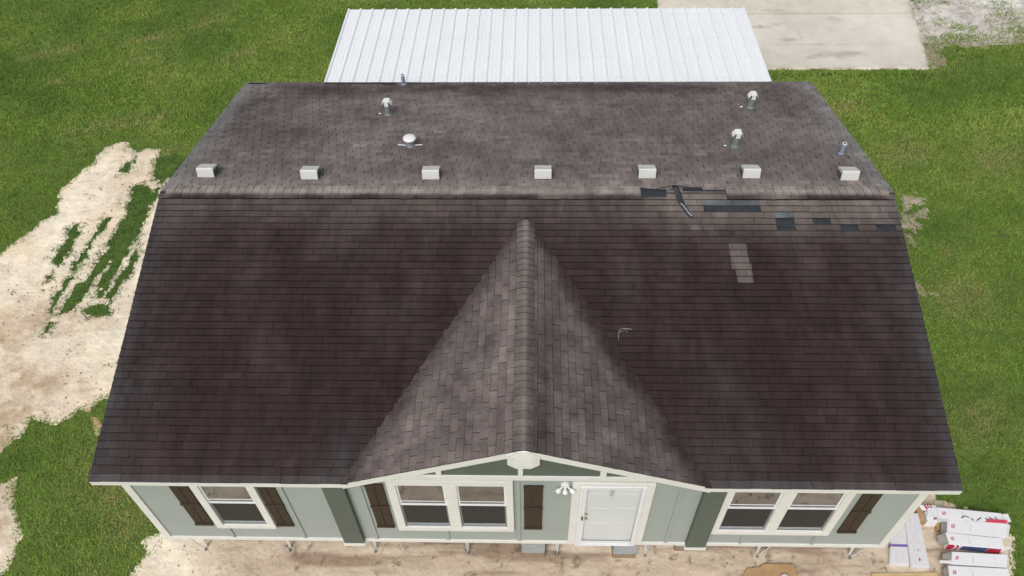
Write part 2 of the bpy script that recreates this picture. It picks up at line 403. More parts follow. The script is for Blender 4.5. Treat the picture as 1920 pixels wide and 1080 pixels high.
rows(sb, Vector((-HX,D+.012,EZ-.003)), Vector((1,0,0)), Vb, Nb, 2*HX, slope_len+.01, back_col, 'back', .009)
sub(sb.build('rear_shingles','shingle'), roof)
# gable slopes: courses run along the gable ridge
def gable_slope(Ev, cf, gapw, name):
    U = (Mp-A).normalized(); W = Ev-A; base = W - U*W.dot(U); V = (-base).normalized(); Lv = base.length
    Nn = U.cross(V); Nn = Nn if Nn.z>0 else -Nn
    O = A + base; s0 = -(O-A).dot(Vector((0,1,0)))   # start on the front edge
    Lr = (Mp-A).length
    b = MB(); k=0; off=0
    while k*ex < Lv:
        v0=k*ex; v1=min(Lv,v0+ex)
        ue = Lr*(v1/Lv)+.12
        off=(off+.42*tw+random.uniform(-.006,.006))%tw; u=-off
        y_at0=(O+V*v0).y; us=(-.012-y_at0)/U.y
        u=us-off
        while u<ue:
            a,c_=max(u,us),min(u+tw,ue)
            if c_-a>.004:
                tone=1+random.gauss(0,.085)
                if random.random()<.03: tone*=random.choice((.85,1.15))
                tab(b,O,U,V,Nn,a,c_,v0,v1,cf,.007,tone=tone,course_shade=.80)
            u+=tw
        k+=1
    sub(b.build(name,'shingle_gable'), roof)
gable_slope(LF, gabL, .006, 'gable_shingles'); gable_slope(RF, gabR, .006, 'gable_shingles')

# ridge cap: short curved pieces overlapping along the ridge
rc = MB()
def cap_pieces(b, p0, p1, step, hw, drop_l, drop_r, colf, raise0=.03, lip=.03, seg=8):
    d=(p1-p0); L=d.length; d=d.normalized(); side=Vector((0,0,1)).cross(d).normalized()   # +side
    n=int(L/step)
    for i in range(n):
        a=p0+d*(i*step); e=p0+d*min(L,(i+1)*step+.01)
        tone=1+random.gauss(0,.06); jit=random.uniform(-.006,.006)
        pr=[]
        for k in range(seg+1):
            s=-1+2*k/seg
            w=s*hw+jit*s; dr=(drop_l if s<0 else drop_r)
            z=raise0 - abs(w)*dr - (.012*(1-abs(s))**2*-1 if 0 else 0) - .012*max(0,(.25-abs(s))/.25)**2
            pr.append((w,z,s))
        for k in range(seg):
            q=[]
            for (base,h) in ((a,.010),(e,.0)):
                for kk in (k,k+1):
                    w,z,s=pr[kk]; q.append((base+side*w+Vector((0,0,z+h)),s))
            fp=[q[0][0],q[2][0],q[3][0],q[1][0]]; fs=[q[0][1],q[2][1],q[3][1],q[1][1]]
            nrm=(fp[1]-fp[0]).cross(fp[2]-fp[0])
            if nrm.z<0: fp.reverse(); fs.reverse()
            b.face(fp,[tuple(t*tone for t in colf(P.x,P.y,s_)) for P,s_ in zip(fp,fs)])
            # exposed butt edge of the piece
            b.face([q[0][0],q[1][0],q[1][0]-Vector((0,0,.014)),q[0][0]-Vector((0,0,.014))],BUTT)
        for kk in (0,seg):
            w,z,s=pr[kk]; P0=a+side*w+Vector((0,0,z+.010)); P1=e+side*w+Vector((0,0,z))
            b.face([P0,P1,P1-Vector((0,0,lip)),P0-Vector((0,0,lip))],BUTT)
def rcol(x,y,s):
    # s<0 is one side, front edge carries the dark algae band
    fr = sm(D/2-.02,D/2-.11,y+.03*N(x*9,1,1))
    c = mixc((.33,.29,.268),(.22,.19,.175),.5+.5*FB(x*1.4,1.,3.))
    kk = fr*(.95 if True else 0)*min(1,max(.45,.95+.6*FB(x*.8,2.,8.)+.3*N(x*7,1,1)))
    return mixc(c,(.030,.022,.022),kk)
cap_pieces(rc, Vector((2.09,D/2,ridge_z)), Vector((-HX-.01,D/2,ridge_z)), .142, .165, SL, SL, rcol, .024,.018)
cap_pieces(rc, Vector((3.60,D/2,ridge_z)), Vector((HX+.01,D/2,ridge_z)), .142, .165, SL, SL, rcol, .028,.022)
sub(rc.build('ridge_cap','shingle_gable'), roof)
gc = MB(); gs = GH/(GX-GL); gs2 = GH/(GR-GX)
def gcol(x,y,s):
    c = mixc((.185,.155,.143),(.125,.103,.096),.5+.5*FB(x*2,y*1.1,5.))
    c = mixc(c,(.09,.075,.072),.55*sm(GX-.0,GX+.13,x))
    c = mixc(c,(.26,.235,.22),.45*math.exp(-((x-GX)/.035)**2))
    return mixc(c,(.05,.04,.04),.8*sm(4.05,4.6,y)*(abs(x-GX)>.04))
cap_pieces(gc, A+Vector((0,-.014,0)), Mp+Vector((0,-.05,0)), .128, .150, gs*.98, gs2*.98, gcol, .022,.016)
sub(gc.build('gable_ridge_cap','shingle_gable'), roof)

# torn area at the ridge: bare felt, and a loose strip hanging down the front slope
def on_front(pts, h): return [Vector((x,y,zfront(x,y)+h)) for x,y in pts]
def on_back(pts, h): return [Vector((x,y,EZ+SL*(D-y)+h)) for x,y in pts]
def slab3(b, pts, t, m=None):
    slab(b, pts, t, m)
for P_,t_ in ((on_front([(2.06,4.925),(2.20,4.945),(2.30,4.965),(2.545,4.955),(2.55,5.065),(2.06,5.068)],.020),.004),
  (on_back([(2.07,5.075),(2.55,5.075),(2.56,5.135),(2.36,5.16),(2.10,5.20)],.018),.004),
  (on_back([(2.84,5.085),(3.22,5.078),(3.20,5.215),(2.86,5.235)],.017),.004),
  (on_back([(3.23,5.08),(3.63,5.075),(3.61,5.125),(3.22,5.135)],.017),.004),
  (on_back([(2.54,5.09),(2.78,5.13),(2.79,5.20),(2.62,5.13)],.022),.004)):
    b = MB(); slab3(b,P_,t_); sub(b.build('exposed_felt','felt'), roof)
for (x0,x1,y0,y1) in HOLES:                # patches where single tabs are gone
    n=6; lo=[(x0+(x1-x0)*i/n, y0) for i in range(n+1)]; up=[(x1-(x1-x0)*i/n, y1+.012+random.uniform(-.008,.004)) for i in range(n+1)]
    b = MB(); slab3(b,on_front(lo+up,.0045),.003); sub(b.build('exposed_felt','felt'), roof)
b = MB()
path=[(2.70,5.20,.075,.055),(2.72,5.10,.085,.05),(2.755,5.0,.035,.055),(2.77,4.92,.03,.055),(2.80,4.82,.025,.055),(2.85,4.72,.022,.052),(2.90,4.62,.025,.048),(2.955,4.53,.03,.04)]
for i in range(len(path)-1):
    (x0,y0,h0,w0),(x1,y1,h1,w1)=path[i],path[i+1]
    zf=lambda x,y,h:Vector((x,y,EZ+SL*min(y,D-y)+h))
    b.face([zf(x0-w0,y0,h0-.01),zf(x1-w1,y1,h1-.008),zf(x1,y1,h1+.012),zf(x0,y0,h0+.012)])
    b.face([zf(x0,y0,h0+.012),zf(x1,y1,h1+.012),zf(x1+w1,y1,h1-.006),zf(x0+w0,y0,h0-.006)])
sub(b.build('loose_felt_strip','felt'), roof)
b = MB()
for (x0,y0,x1,y1) in ((2.785,4.80,2.83,4.735),(2.83,4.73,2.875,4.655),(2.88,4.64,2.925,4.575),(2.925,4.57,2.95,4.54)):
    b.hexa([(x0-.012,y0,zfront(0,y0)+.045),(x0+.012,y0,zfront(0,y0)+.047),(x0+.01,y0+.01,zfront(0,y0)+.048),(x0-.012,y0+.01,zfront(0,y0)+.047),
            (x1-.010,y1,zfront(0,y1)+.052),(x1+.010,y1,zfront(0,y1)+.054),(x1+.012,y1+.01,zfront(0,y1)+.055),(x1-.012,y1+.01,zfront(0,y1)+.054)])
sub(b.build('torn_edge','felt_grey'), roof)
b = MB()                                   # lifted shingle corner beside the tear
for (pts) in ([(2.36,5.17,.02),(2.70,5.165,.115),(2.69,5.235,.06),(2.42,5.22,.02)],[(2.71,5.16,.115),(2.90,5.235,.03),(3.22,5.225,.025),(3.21,5.26,.02),(2.76,5.29,.02)]):
    P=[Vector((x,y,EZ+SL*(D-y)+h)) for x,y,h in pts]
    slab(b,P,.006,None)
    b.c[-len(b.c):]=b.c
sh2=MB(); sh2.v=b.v; sh2.f=b.f; sh2.m=b.m; sh2.usecol=True; sh2.c=[(.19,.165,.152)]*len(b.c)
sub(sh2.build('lifted_shingle','shingle'), roof)
# dark weathered strips along the rear eave
for (x0,x1,y0,y1) in ((-6.45,-6.02,10.05,10.13),(-4.66,-3.0,10.06,10.125),(-2.75,-2.05,10.02,10.09),(-3.3,-2.95,9.98,10.03)):
    b = MB(); slab3(b,on_back([(x0,y0),(x1,y0),(x1,y1),(x0,y1)],.017),.003); sub(b.build('exposed_felt','felt'), roof)

# ------------------------------------------------------------------ gable front
b = MB()
gz = lambda x: EZ+ (GH*(x-GL)/(GX-GL) if x<GX else GH*(GR-x)/(GR-GX))
bz0,bz1 = EZ+.15, EZ+.25
xl = GL+(bz1+.16-EZ)/GH*(GX-GL); xr = GR-(bz1+.16-EZ)/GH*(GR-GX)
b.prism_y([(GL+(bz1-EZ+.02)/GH*(GX-GL),bz1-.05),(GR-(bz1-EZ+.02)/GH*(GR-GX),bz1-.05),(GX,EZ+GH-.05)], .036, .30)
gi = part(b.build('gable_wall','green'))
b = MB()
x0=GL+(bz0+.12-EZ)/GH*(GX-GL); x1=GR-(bz0+.12-EZ)/GH*(GR-GX)
b.prism_y([(x0-.30,bz0),(x1+.30,bz0),(x1-.02,bz1),(x0+.02,bz1)], .004, .032)
for xa,xb in ((-1.232,-1.150),(-.022,.050),(1.18,1.272)):
    xm=(xa+xb)/2; top=lambda x: gz(x)-.172
    b.prism_y([(xa,bz1+.001),(xb,bz1+.001),(xb,top(xb)),(xa,top(xa))], .008, .034)
sub(b.build('gable_trim','trim'), gi)
b = MB(); b.box(GL+.55,GR-.55,.034,WY-.003,bz0-.0,bz0+.014); sub(b.build('soffit','trim'), gi)
# octagonal vent
oc=(GX+.003,EZ+GH-.285); 
def octo(hw,hh,c=.10): return [(oc[0]-hw,oc[1]-hh+c),(oc[0]-hw+c*1.1,oc[1]-hh),(oc[0]+hw-c*1.1,oc[1]-hh),(oc[0]+hw,oc[1]-hh+c),(oc[0]+hw,oc[1]+hh-c),(oc[0]+hw-c*1.1,oc[1]+hh),(oc[0]-hw+c*1.1,oc[1]+hh),(oc[0]-hw,oc[1]+hh-c)]
b = MB(); b.prism_y(octo(.232,.235,.115), -.020, .033)
ov = sub(b.build('octagonal_vent','trim'), gi)
b = MB(); b.prism_y(octo(.180,.183,.09), -.026, -.019)
for k in range(7): z=oc[1]-.13+k*.043; b.box(oc[0]-.13,oc[0]+.13,-.028,-.026,z,z+.012)
sub(b.build('louvre','trim'), ov)

# ------------------------------------------------------------------ columns (flat pilasters)
for xa,xb in ((-3.045,-2.705),(2.81,3.145)):
    c_=part(MB().box(xa,xb,.045,WY-.002,FB0+.07,EZ-.145).build('pilaster','green'))
    sub(MB().box(xa-.012,xb+.012,.030,WY-.003,FB0-.012,FB0+.069).build('pilaster_base','trim'), c_)

# ------------------------------------------------------------------ windows
def window(x0,x1,z0,z1,opens,zo0,zo1,zrail):
    b=MB(); y0,y1=.082,WY-.002
    xs=[x0]+[v for o in opens for v in o]+[x1]
    b.box(x0,x1,y0,y1,zo1+.001,z1); b.box(x0,x1,y0,y1,z0,zo0-.001)
    for i in range(0,len(xs),2): b.box(xs[i],xs[i+1],y0+.0005,y1,zo0,zo1)
    w=part(b.build('window','trim',bevel=.004))
    for a,c in opens:
        f=MB(); t=.028
        for zz0,zz1,ya,yb,mm in ((zrail,zo1,.108,.122,'vinyl'),(zo0,zrail-.02,.118,.131,'greyframe')):
            f.box(a,a+t,ya,yb,zz0,zz1,mm); f.box(c-t,c,ya,yb,zz0,zz1,mm); f.box(a+t,c-t,ya,yb,zz1-t,zz1,mm); f.box(a+t,c-t,ya,yb,zz0,zz0+t,mm)
        f.box(a+.002,c-.002,.100,.107,zrail-.012,zrail+.028,'vinyl'); f.box(a+t,c-t,.1215,.1245,zo0+t+.012,zo0+t+.085,'steel')
        sub(f.build('sash','vinyl'), w)
        sub(MB().box(a+t-.002,c-t+.002,.114,.117,zrail+t-.003,zo1-t+.003).build('pane','glass'), w)
        g=sub(MB().box(a+t-.002,c-t+.002,.1245,.1275,zo0+t-.003,zrail-.02-t+.003).build('pane','glass'), w)
        sub(MB().box(a+t+.004,c-t-.004,.119,.121,zo0+t+.09,zrail-.02-t-.004).build('insect_screen','screen'), w)
        sub(MB().box(a+t-.01,c-t+.01,.110,.114,zrail+.10,zrail+.118).build('muntin','vinyl'), w)
    return w
window(-5.135,-4.12,FB0+.53,EZ-.12,[(-5.005,-4.245)],FB0+.645,EZ-.20,EZ-.92)
window(-2.050,-.108,FB0+.53,EZ-.06,[(-1.915,-1.165),(-.978,-.222)],FB0+.655,EZ-.215,EZ-.905)
window(3.145,5.110,FB0+.53,EZ-.12,[(3.268,4.022),(4.212,4.975)],FB0+.655,EZ-.20,EZ-.90)
# shutters
def shutter(x0,x1,z0=FB0+.60,z1=EZ-.23):
    b=MB(); n=2; wd=(x1-x0)/n
    for k in range(n): b.box(x0+k*wd+.003,x0+(k+1)*wd-.003,WY-.024,WY-.003,z0+.01,z1-.01)
    s=part(b.build('shutter','shutter',bevel=.003))
    zm=(z0+z1)/2
    for z in (z0,zm-.03,z1-.07): sub(MB().box(x0-.004,x1+.004,WY-.042,WY-.025,z,z+.07).build('shutter_batten','shutter',bevel=.003), s)
shutter(-5.49,-5.185); shutter(-4.10,-3.82); shutter(-2.405,-2.112); shutter(.055,.355); shutter(5.24,5.545)

# ------------------------------------------------------------------ door
b=MB(); zt=EZ-.115
b.box(.801,.922,.088,WY-.003,FB0+.046,zt); b.box(1.938,2.059,.088,WY-.003,FB0+.046,zt); b.box(.922,1.938,.0885,WY-.003,zt-.075,zt)
dc_=part(b.build('door_casing','trim',bevel=.003))
zb,z2=FB0+.05,zt-.078
b=MB(); b.box(1.0,1.90,.118,.132,zb,z2)
for (xa,xb) in ((1.08,1.41),(1.49,1.82)):
    for (za,zc) in ((.25,.80),(.88,1.35),(1.45,1.85)):
        b.box(xa,xb,.112,.119,zb+za,zb+zc)
door=part(b.build('door','white_door',bevel=.003))
sub(MB().tube([(1.065,.118,zb+1.0),(1.065,.09,zb+1.0)],[.022,.028],10).build('door_knob','kraft',smooth=True), door)
sub(MB().tube([(1.065,.118,zb+1.14),(1.065,.105,zb+1.14)],.026,10).build('deadbolt','kraft',smooth=True), door)
b=MB(); ya,yb=.072,.092
b.box(.924,1.030,ya,yb,zb,z2); b.box(1.862,1.936,ya,yb,zb,z2); b.box(1.030,1.862,ya,yb,z2-.065,z2); b.box(1.030,1.862,ya,yb,zb,zb+.055)
b.box(.950,.966,ya-.012,ya-.001,zb+.01,z2-.01); b.box(1.895,1.925,ya-.010,ya-.001,zb+.01,z2-.01)
st=part(b.build('storm_door','vinyl',bevel=.003))
sub(MB().box(1.030,1.862,.080,.084,zb+.056,zb+.16).build('kick_plate','vinyl'), st)
sub(MB().box(1.028,1.864,.081,.083,zb+.17,z2-.064).build('storm_glass','clear'), st)
b=MB(); b.box(.985,1.005,.050,.071,zb+1.02,zb+1.14); b.box(.98,1.01,.040,.051,zb+1.05,zb+1.07); sub(b.build('door_handle','dark',bevel=.003), st)
sub(MB().tube([(1.40,.075,z2-.07),(1.385,.066,z2-.22),(1.40,.06,z2-.26),(1.425,.066,z2-.22),(1.432,.075,z2-.07)],.006,6).build('closer_loop','steel'), st)
b=MB(); b.box(.92,1.94,.066,.132,FB0+.046,zb-.001); sub(b.build('threshold','vinyl'), st)

# wall light: round base with three flood heads
lx,lz=.69,EZ-.20
wl=part(MB().tube([(lx,WY-.003,lz),(lx,WY-.035,lz),(lx,WY-.05,lz)],[.068,.068,.045],16).build('wall_light','cap',smooth=False))
for dx,dzz,ln in ((-.13,-.035,1.),(.0,-.075,.8),(.13,-.035,1.)):
    b=MB(); o=Vector((lx+dx*.35,WY-.05,lz+dzz*.3)); e=Vector((lx+dx,WY-.115,lz+dzz-.02))
    b.tube([o,o.lerp(e,.4),o.lerp(e,.45),e],[.013,.016,.034,.042],12); sub(b.build('lamp_head','cap',smooth=False), wl)

# ------------------------------------------------------------------ roof vents, pipes
zb_ = lambda y: EZ+SL*(D-y)
ang = math.atan(SL)
def local_back(o, x, y, h=.012):
    o.location = Vector((x,y,zb_(y)+h))+hinv; return o
def box_vent():
    b=MB(); w_=.155
    b.box(-w_-.04,w_+.04,-.0,.34,.0,.004)
    base=b.build('roof_vent','flash')
    h=MB()                                 # hood: front panel, sloping top, closed by dark grilles
    P=lambda x,y,z:(x,y,z)
    prof=[(0,.008),(.004,.170),(.022,.190),(.265,.150),(.265,.008)]
    for i in range(3):
        (ya,za),(yb,zb2)=prof[i],prof[i+1]; h.face([(-w_,ya,za),(w_,ya,za),(w_,yb,zb2),(-w_,yb,zb2)])
    for s in (-1,1):
        pts=[(s*w_,y,z) for y,z in prof]; h.face(pts if s<0 else pts[::-1], None)
    h.face([(-w_,.265,.150),(w_,.265,.150),(w_,.265,.07),(-w_,.265,.07)])
    hood=h.build('vent_hood','grille',base); 
    g=MB()
    for s in (-1,1): g.box(*sorted((s*(w_+.001),s*(w_+.004))),.03,.25,.012,.125)
    g.box(-w_+.01,w_-.01,.267,.279,.010,.07); g.build('vent_grille','vent_side',base)
    return base
VP=[(-5.883,5.559),(-3.932,5.483),(-1.696,5.490),(.359,5.517),(2.261,5.543),(4.151,5.549),(5.899,5.474)]
first=box_vent()
for i,(x,y) in enumerate(VP):
    if i==0: o=first
    else:
        o=first.copy(); col.objects.link(o)
        for ch in list(first.children): c=ch.copy(); c.parent=o; col.objects.link(c)
    o.parent=house; local_back(o,x,y,.012); o.rotation_euler=(-ang,0,random.uniform(-.02,.02))
def flash(x,y,r,big=True):
    b=MB(); s=r*1.45
    P=on_back([(x-s,y-s*.9),(x+s,y-s*.9),(x+s,y+s*1.2),(x-s,y+s*1.2)],.018); slab(b,P,.004,None)
    return b
def flue(x,y,h=.32):                       # grey pipe with a white gabled rain cap
    o=part(MB().tube([(x,y,zb_(y)-.02),(x,y,zb_(y)+.05),(x,y,zb_(y)+.06),(x,y,zb_(y)+h)],[.095,.075,.066,.062],16,cap=True).build('vent_pipe','pipe'))
    sub(flash(x,y,.10).build('pipe_flashing','flash'), o)
    z=zb_(y)+h; b=MB()
    w1,w2,d=.048,.105,.072
    prof=[(-w2,z-.012),(-w1-.01,z+.062),(w1+.01,z+.062),(w2,z-.012)]
    for i in range(3):
        (xa,za),(xb,zc)=prof[i],prof[i+1]
        b.hexa([(x+xa,y-d,za-.006),(x+xb,y-d,zc-.006),(x+xb,y+d,zc-.006),(x+xa,y+d,za-.006),(x+xa,y-d,za),(x+xb,y-d,zc),(x+xb,y+d,zc),(x+xa,y+d,za)])
    b.box(x-.042,x+.042,y-d-.012,y-d-.002,z-.045,z+.061)
    b.box(x-.042,x+.042,y+d+.002,y+d+.012,z-.045,z+.061)
    sub(b.build('rain_cap','cap'), o)
    sub(MB().tube([(x-.16,y+.02,zb_(y)+.022),(x-.21,y+.03,zb_(y)+.018)],.012,6).build('caulk','cap'), o)
for x,y in ((-2.914,8.36),(4.838,8.70),(4.123,6.84)): flue(x,y)
x,y=-2.247,6.86                            # round mushroom vent
o=part(MB().tube([(x,y,zb_(y)-.02),(x,y,zb_(y)+.05),(x,y,zb_(y)+.21)],[.10,.075,.075],16).build('round_vent','steel'))
sub(flash(x,y,.09).build('pipe_flashing','flash'), o)
sub(MB().tube([(x,y,zb_(y)+.19),(x,y,zb_(y)+.195),(x,y,zb_(y)+.22),(x,y,zb_(y)+.24),(x,y,zb_(y)+.25)],[.08,.125,.130,.10,.04],24).build('mushroom_cap','cap',smooth=True), o)
for s in (-1,1): sub(MB().tube([(x+s*.09,y-.02,zb_(y)+.05),(x+s*.20,y-.02,zb_(y)+.065),(x+s*.24,y-.02,zb_(y)+.06)],.010,6).build('strap','cap'), o)
for x,y,h in ((6.087,6.54,.27),(-2.815,10.02,.28)):   # plain plumbing stacks
    o=part(MB().tube([(x,y,zb_(y)-.02),(x,y,zb_(y)+.04),(x,y,zb_(y)+.05),(x,y,zb_(y)+h)],[.075,.055,.042,.042],14,cap=False).build('plumbing_stack','bluepipe'))
    sub(flash(x,y,.05).build('pipe_flashing','flash'), o)
    b=MB(); z=zb_(y)+h
    n=14
    for k in range(n):
        a0,a1=2*PI*k/n,2*PI*(k+1)/n
        b.face([(x+.044*math.cos(a0),y+.044*math.sin(a0),z+.002),(x+.044*math.cos(a1),y+.044*math.sin(a1),z+.002),(x+.030*math.cos(a1),y+.030*math.sin(a1),z+.002),(x+.030*math.cos(a0),y+.030*math.sin(a0),z+.002)])
        b.face([(x+.044*math.cos(a0),y+.044*math.sin(a0),z-.02),(x+.044*math.cos(a1),y+.044*math.sin(a1),z-.02),(x+.044*math.cos(a1),y+.044*math.sin(a1),z+.002),(x+.044*math.cos(a0),y+.044*math.sin(a0),z+.002)])
    sub(b.build('pipe_rim','cap'), o)
# bent wire lying on the front slope
b=MB(); R=lambda x,y,h=.02:(x,y,zfront(x,y)+h)
b.tube([R(1.575,2.30),R(1.575,2.38),R(1.60,2.46),R(1.66,2.475,.04),R(1.80,2.465,.03)],.0042,5)
b.tube([R(1.585,2.42),R(1.66,2.43,.04),R(1.70,2.47,.04),R(1.72,2.42)],.0035,5)
tag(b.build('bent_wire','steel'),'thin bent pale wire lying on the dark front roof slope beside the valley','wire')

# ------------------------------------------------------------------ under the house
PZ=FB0-.004
def pier(x,y,lab,rot=0):
    o=empty('block_pier',(x,y,0)); tag(o,lab,'concrete pier','concrete block piers under the front wall')
    for k in range(3):
        z=.0+k*.205; h_=.20 if k<2 else .18
        mb=MB().box(-.205,.205,0,.40,z,z+h_)
        mb.build('block','mud' if k==0 else 'block',o,bevel=.008)
    MB().box(-.19,.19,.01,.38,.592,PZ-.01).build('shim','pine',o)
pier(.215,.150,'concrete block pier under the front wall below the shutter left of the door')
pier(1.83,.150,'concrete block pier under the front wall directly below the white door')
pier(2.96,.30,'concrete block pier tucked under the right green pilaster')
# tie-down straps and anchors belong to the house frame
def tie(x,y=.20,lean=.25,plate=True):
    b=MB()
    b.hexa([(x-.02,y+.10,.05),(x+.02,y+.10,.05),(x+.02,y+.115,.05),(x-.02,y+.115,.05),(x-.035,y+.16,PZ),(x+.035,y+.16,PZ),(x+.035,y+.18,PZ),(x-.035,y+.18,PZ)])
    o=part(b.build('tie_down_strap','grille'))
    sub(MB().tube([(x,y+.05,.04),(x-lean,y+.10,PZ)],.010,6).build('brace_rod','grille'), o)
    sub(MB().tube([(x,y+.04,-.02),(x,y+.04,.07),(x+.01,y+.02,.10)],[.022,.022,.010],8).build('anchor_head','pipe'), o)
for x,l in ((-5.74,.30),(-4.20,.42),(-2.64,.16),(-.96,.04),(.64,-.05),(2.22,-.06),(4.22,-.28),(5.86,-.34)): tie(x,.16,l)
for x in (-6.08,6.00): part(MB().box(x-.05,x+.05,.16,.26,FB0-.10,FB0-.002).build('frame_bracket','dark'))
for y in (1.2,4.0,6.2,9.0): part(MB().box(-6.0,6.0,y,y+.15,FB0-.25,FB0+.008).build('chassis_beam','dark'))
xx=at(1752,932,.6)
part(MB().tube([(RX+.03,.95,.85),(RX+.12,.95,.84),(RX+.17,.95,.78),(RX+.17,.95,.62)],[.035,.035,.045,.05],10).build('outlet_pipe','dark'))

# ------------------------------------------------------------------ carport behind
CX0,CX1 = at(655,15,2.75).x, at(1395,17,2.75).x
CY0,CY1 = 10.17, (at(655,15,2.75).y+at(1395,17,2.75).y)/2
cz=lambda y: 2.93-(y-CY0)*.05
cp=empty('carport',((CX0+CX1)/2,(CY0+CY1)/2,0)); tag(cp,'open white ribbed metal carport roof behind the brown shingle roof','carport')
cinv=-cp.location
def cpart(o): o.parent=cp; o.location=cinv; return o
b=MB(); nr=33; pitch=(CX1-CX0)/nr
xs=[]
for i in range(nr+1):
    x=CX0+i*pitch
    for dx,h in ((-.045,0),(-.020,.032),(.020,.032),(.045,0)):
        xs.append((min(CX1+.03,max(CX0-.03,x+dx)),h))
    if i<nr:
        for fx in (1/3,2/3):
            for dx,h in ((-.02,0),(-.010,.003),(.010,.003),(.02,0)): xs.append((x+fx*pitch+dx,h))
for (xa,ha),(xb,hb) in zip(xs[:-1],xs[1:]):
    if xb-xa<1e-5: continue
    b.face([(xa,CY0,cz(CY0)+ha),(xb,CY0,cz(CY0)+hb),(xb,CY1,cz(CY1)+hb),(xa,CY1,cz(CY1)+ha)])
    b.face([(xb,CY1,cz(CY1)+hb),(xb,CY1,cz(CY1)+hb-.004-hb),(xa,CY1,cz(CY1)-.004),(xa,CY1,cz(CY1)+ha)])
cr=cpart(b.build('roof_sheet','metal_roof'))
b=MB()
for y in (CY0+.45,CY0+1.35,CY0+2.25,CY1-.35):
    for i in range(nr+1):
        for dx in (.07,-.07):
            if random.random()<.8:
                x=CX0+i*pitch+dx; 
                if CX0<x<CX1: b.box(x-.007,x+.007,y-.007,y+.007,cz(y)-.002,cz(y)+.008)
sc=b.build('screws','screw'); sc.parent=cr; tag(sc,kind='stuff')
for y in (CY0+.1,(CY0+CY1)/2,CY1-.12): cpart(MB().box(CX0+.05,CX1-.05,y-.03,y+.03,cz(y)-.13,cz(y)-.012).build('beam','vinyl'))
for x in (CX0+.15,CX0+.15+(CX1-CX0-.3)/3,CX0+.15+2*(CX1-CX0-.3)/3,CX1-.15):
    for y in (CY1-.12,): cpart(MB().box(x-.05,x+.05,y-.05,y+.05,0,cz(y)-.131).build('post','vinyl'))

# ------------------------------------------------------------------ ground masks
def fb2(x,y,s,seed,octv=4):                 # smooth numpy value noise, -1..1
    r=np.random.default_rng(seed); T=r.random((256,256))*2-1; o=np.zeros_like(x); a=1.; tot=0
    for k in range(octv):
        u=x*s+37.3*k+1000; v=y*s+11.7*k+1000; i=np.floor(u).astype(int); j=np.floor(v).astype(int); fu=u-i; fv=v-j
        fu=fu*fu*(3-2*fu); fv=fv*fv*(3-2*fv)
        g=lambda p,q:T[p%256,q%256]
        o+=a*((g(i,j)*(1-fu)+g(i+1,j)*fu)*(1-fv)+(g(i,j+1)*(1-fu)+g(i+1,j+1)*fu)*fv); tot+=a; a*=.55; s*=2.07
    return o/tot*1.6
def pdist(x,y,poly):                        # signed distance, positive inside
    d=np.full(x.shape,1e9); ins=np.zeros(x.shape,bool); n=len(poly)
    for i in range(n):
        ax,ay=poly[i]; bx,by=poly[(i+1)%n]; ex_,ey=bx-ax,by-ay
        t=np.clip(((x-ax)*ex_+(y-ay)*ey)/(ex_*ex_+ey*ey),0,1)
        d=np.minimum(d,np.hypot(x-ax-t*ex_,y-ay-t*ey))
        if ay!=by:
            c=((ay>y)!=(by>y))&(x<(bx-ax)*(y-ay)/(by-ay)+ax); ins^=c
    return np.where(ins,d,-d)
g2=lambda L:[tuple(at(*p))[:2] for p in L]
SANDL=g2([(-420,700),(0,476),(60,432),(108,396),(112,352),(150,318),(200,282),(236,264),(262,283),(290,282),(288,312),(322,338)])+[(-7.2,9.0),(-6.4,6.0),(-6.4,3.2)]+g2([(215,738),(190,748),(168,770),(130,772),(100,794),(62,783),(36,812),(2,842)])+g2([(-20,860),(-60,900),(-10,905),(22,902),(24,955),(32,1000),(12,1050),(-20,1090),(-500,1200)])
PAD=g2([(345,985),(302,985),(280,998),(262,1012),(268,1030),(244,1052),(238,1085),(215,1180),(180,1400),(1990,1400),(1925,1200),(1892,1085),(1890,1010),(1850,975),(1800,960)])+[tuple(at(1768,942))[:2],tuple(at(1745,922))[:2],(6.6,1.6),(5.5,2.4),(-5.5,2.4)]
PAD_R=[g2([(1690,365),(1716,362),(1722,390),(1700,395)]),g2([(1684,392),(1728,398),(1730,425),(1696,432)]),g2([(1700,432),(1715,440),(1716,468),(1694,462)]),g2([(1700,520),(1738,534),(1746,556),(1710,562)]),
 g2([(175,778),(195,780),(196,798),(176,796)])]
GREEN=[ # strips of grass growing through the sand
 g2([(104,592),(135,590),(185,520),(228,470),(262,405),(290,352),(272,338),(248,352),(236,395),(204,455),(160,520),(125,555)]),
 g2([(98,498),(112,508),(132,478),(134,462),(150,436),(146,420),(128,424),(118,448),(104,470)]),
 g2([(150,492),(160,494),(178,455),(204,420),(208,406),(192,412),(172,440)]),
 g2([(86,582),(98,586),(112,556),(152,500),(156,480),(146,484),(120,520),(96,560)]),
 g2([(176,560),(196,556),(226,508),(246,470),(268,422),(310,350),(300,338),(288,360),(262,385),(232,430),(206,490),(182,530)]),
 g2([(204,575),(216,560),(244,520),(262,480),(258,455),(240,490),(214,530),(196,552)]),
 g2([(148,580),(170,568),(205,566),(210,590),(185,596),(160,592)]),
 g2([(76,628),(92,606),(104,612),(96,626)]),g2([(225,318),(240,300),(258,292),(246,322),(232,326)]),
 g2([(84,522),(96,512),(98,526),(88,530)]),g2([(278,310),(300,300),(335,300),(345,320),(300,345),(285,330)])]
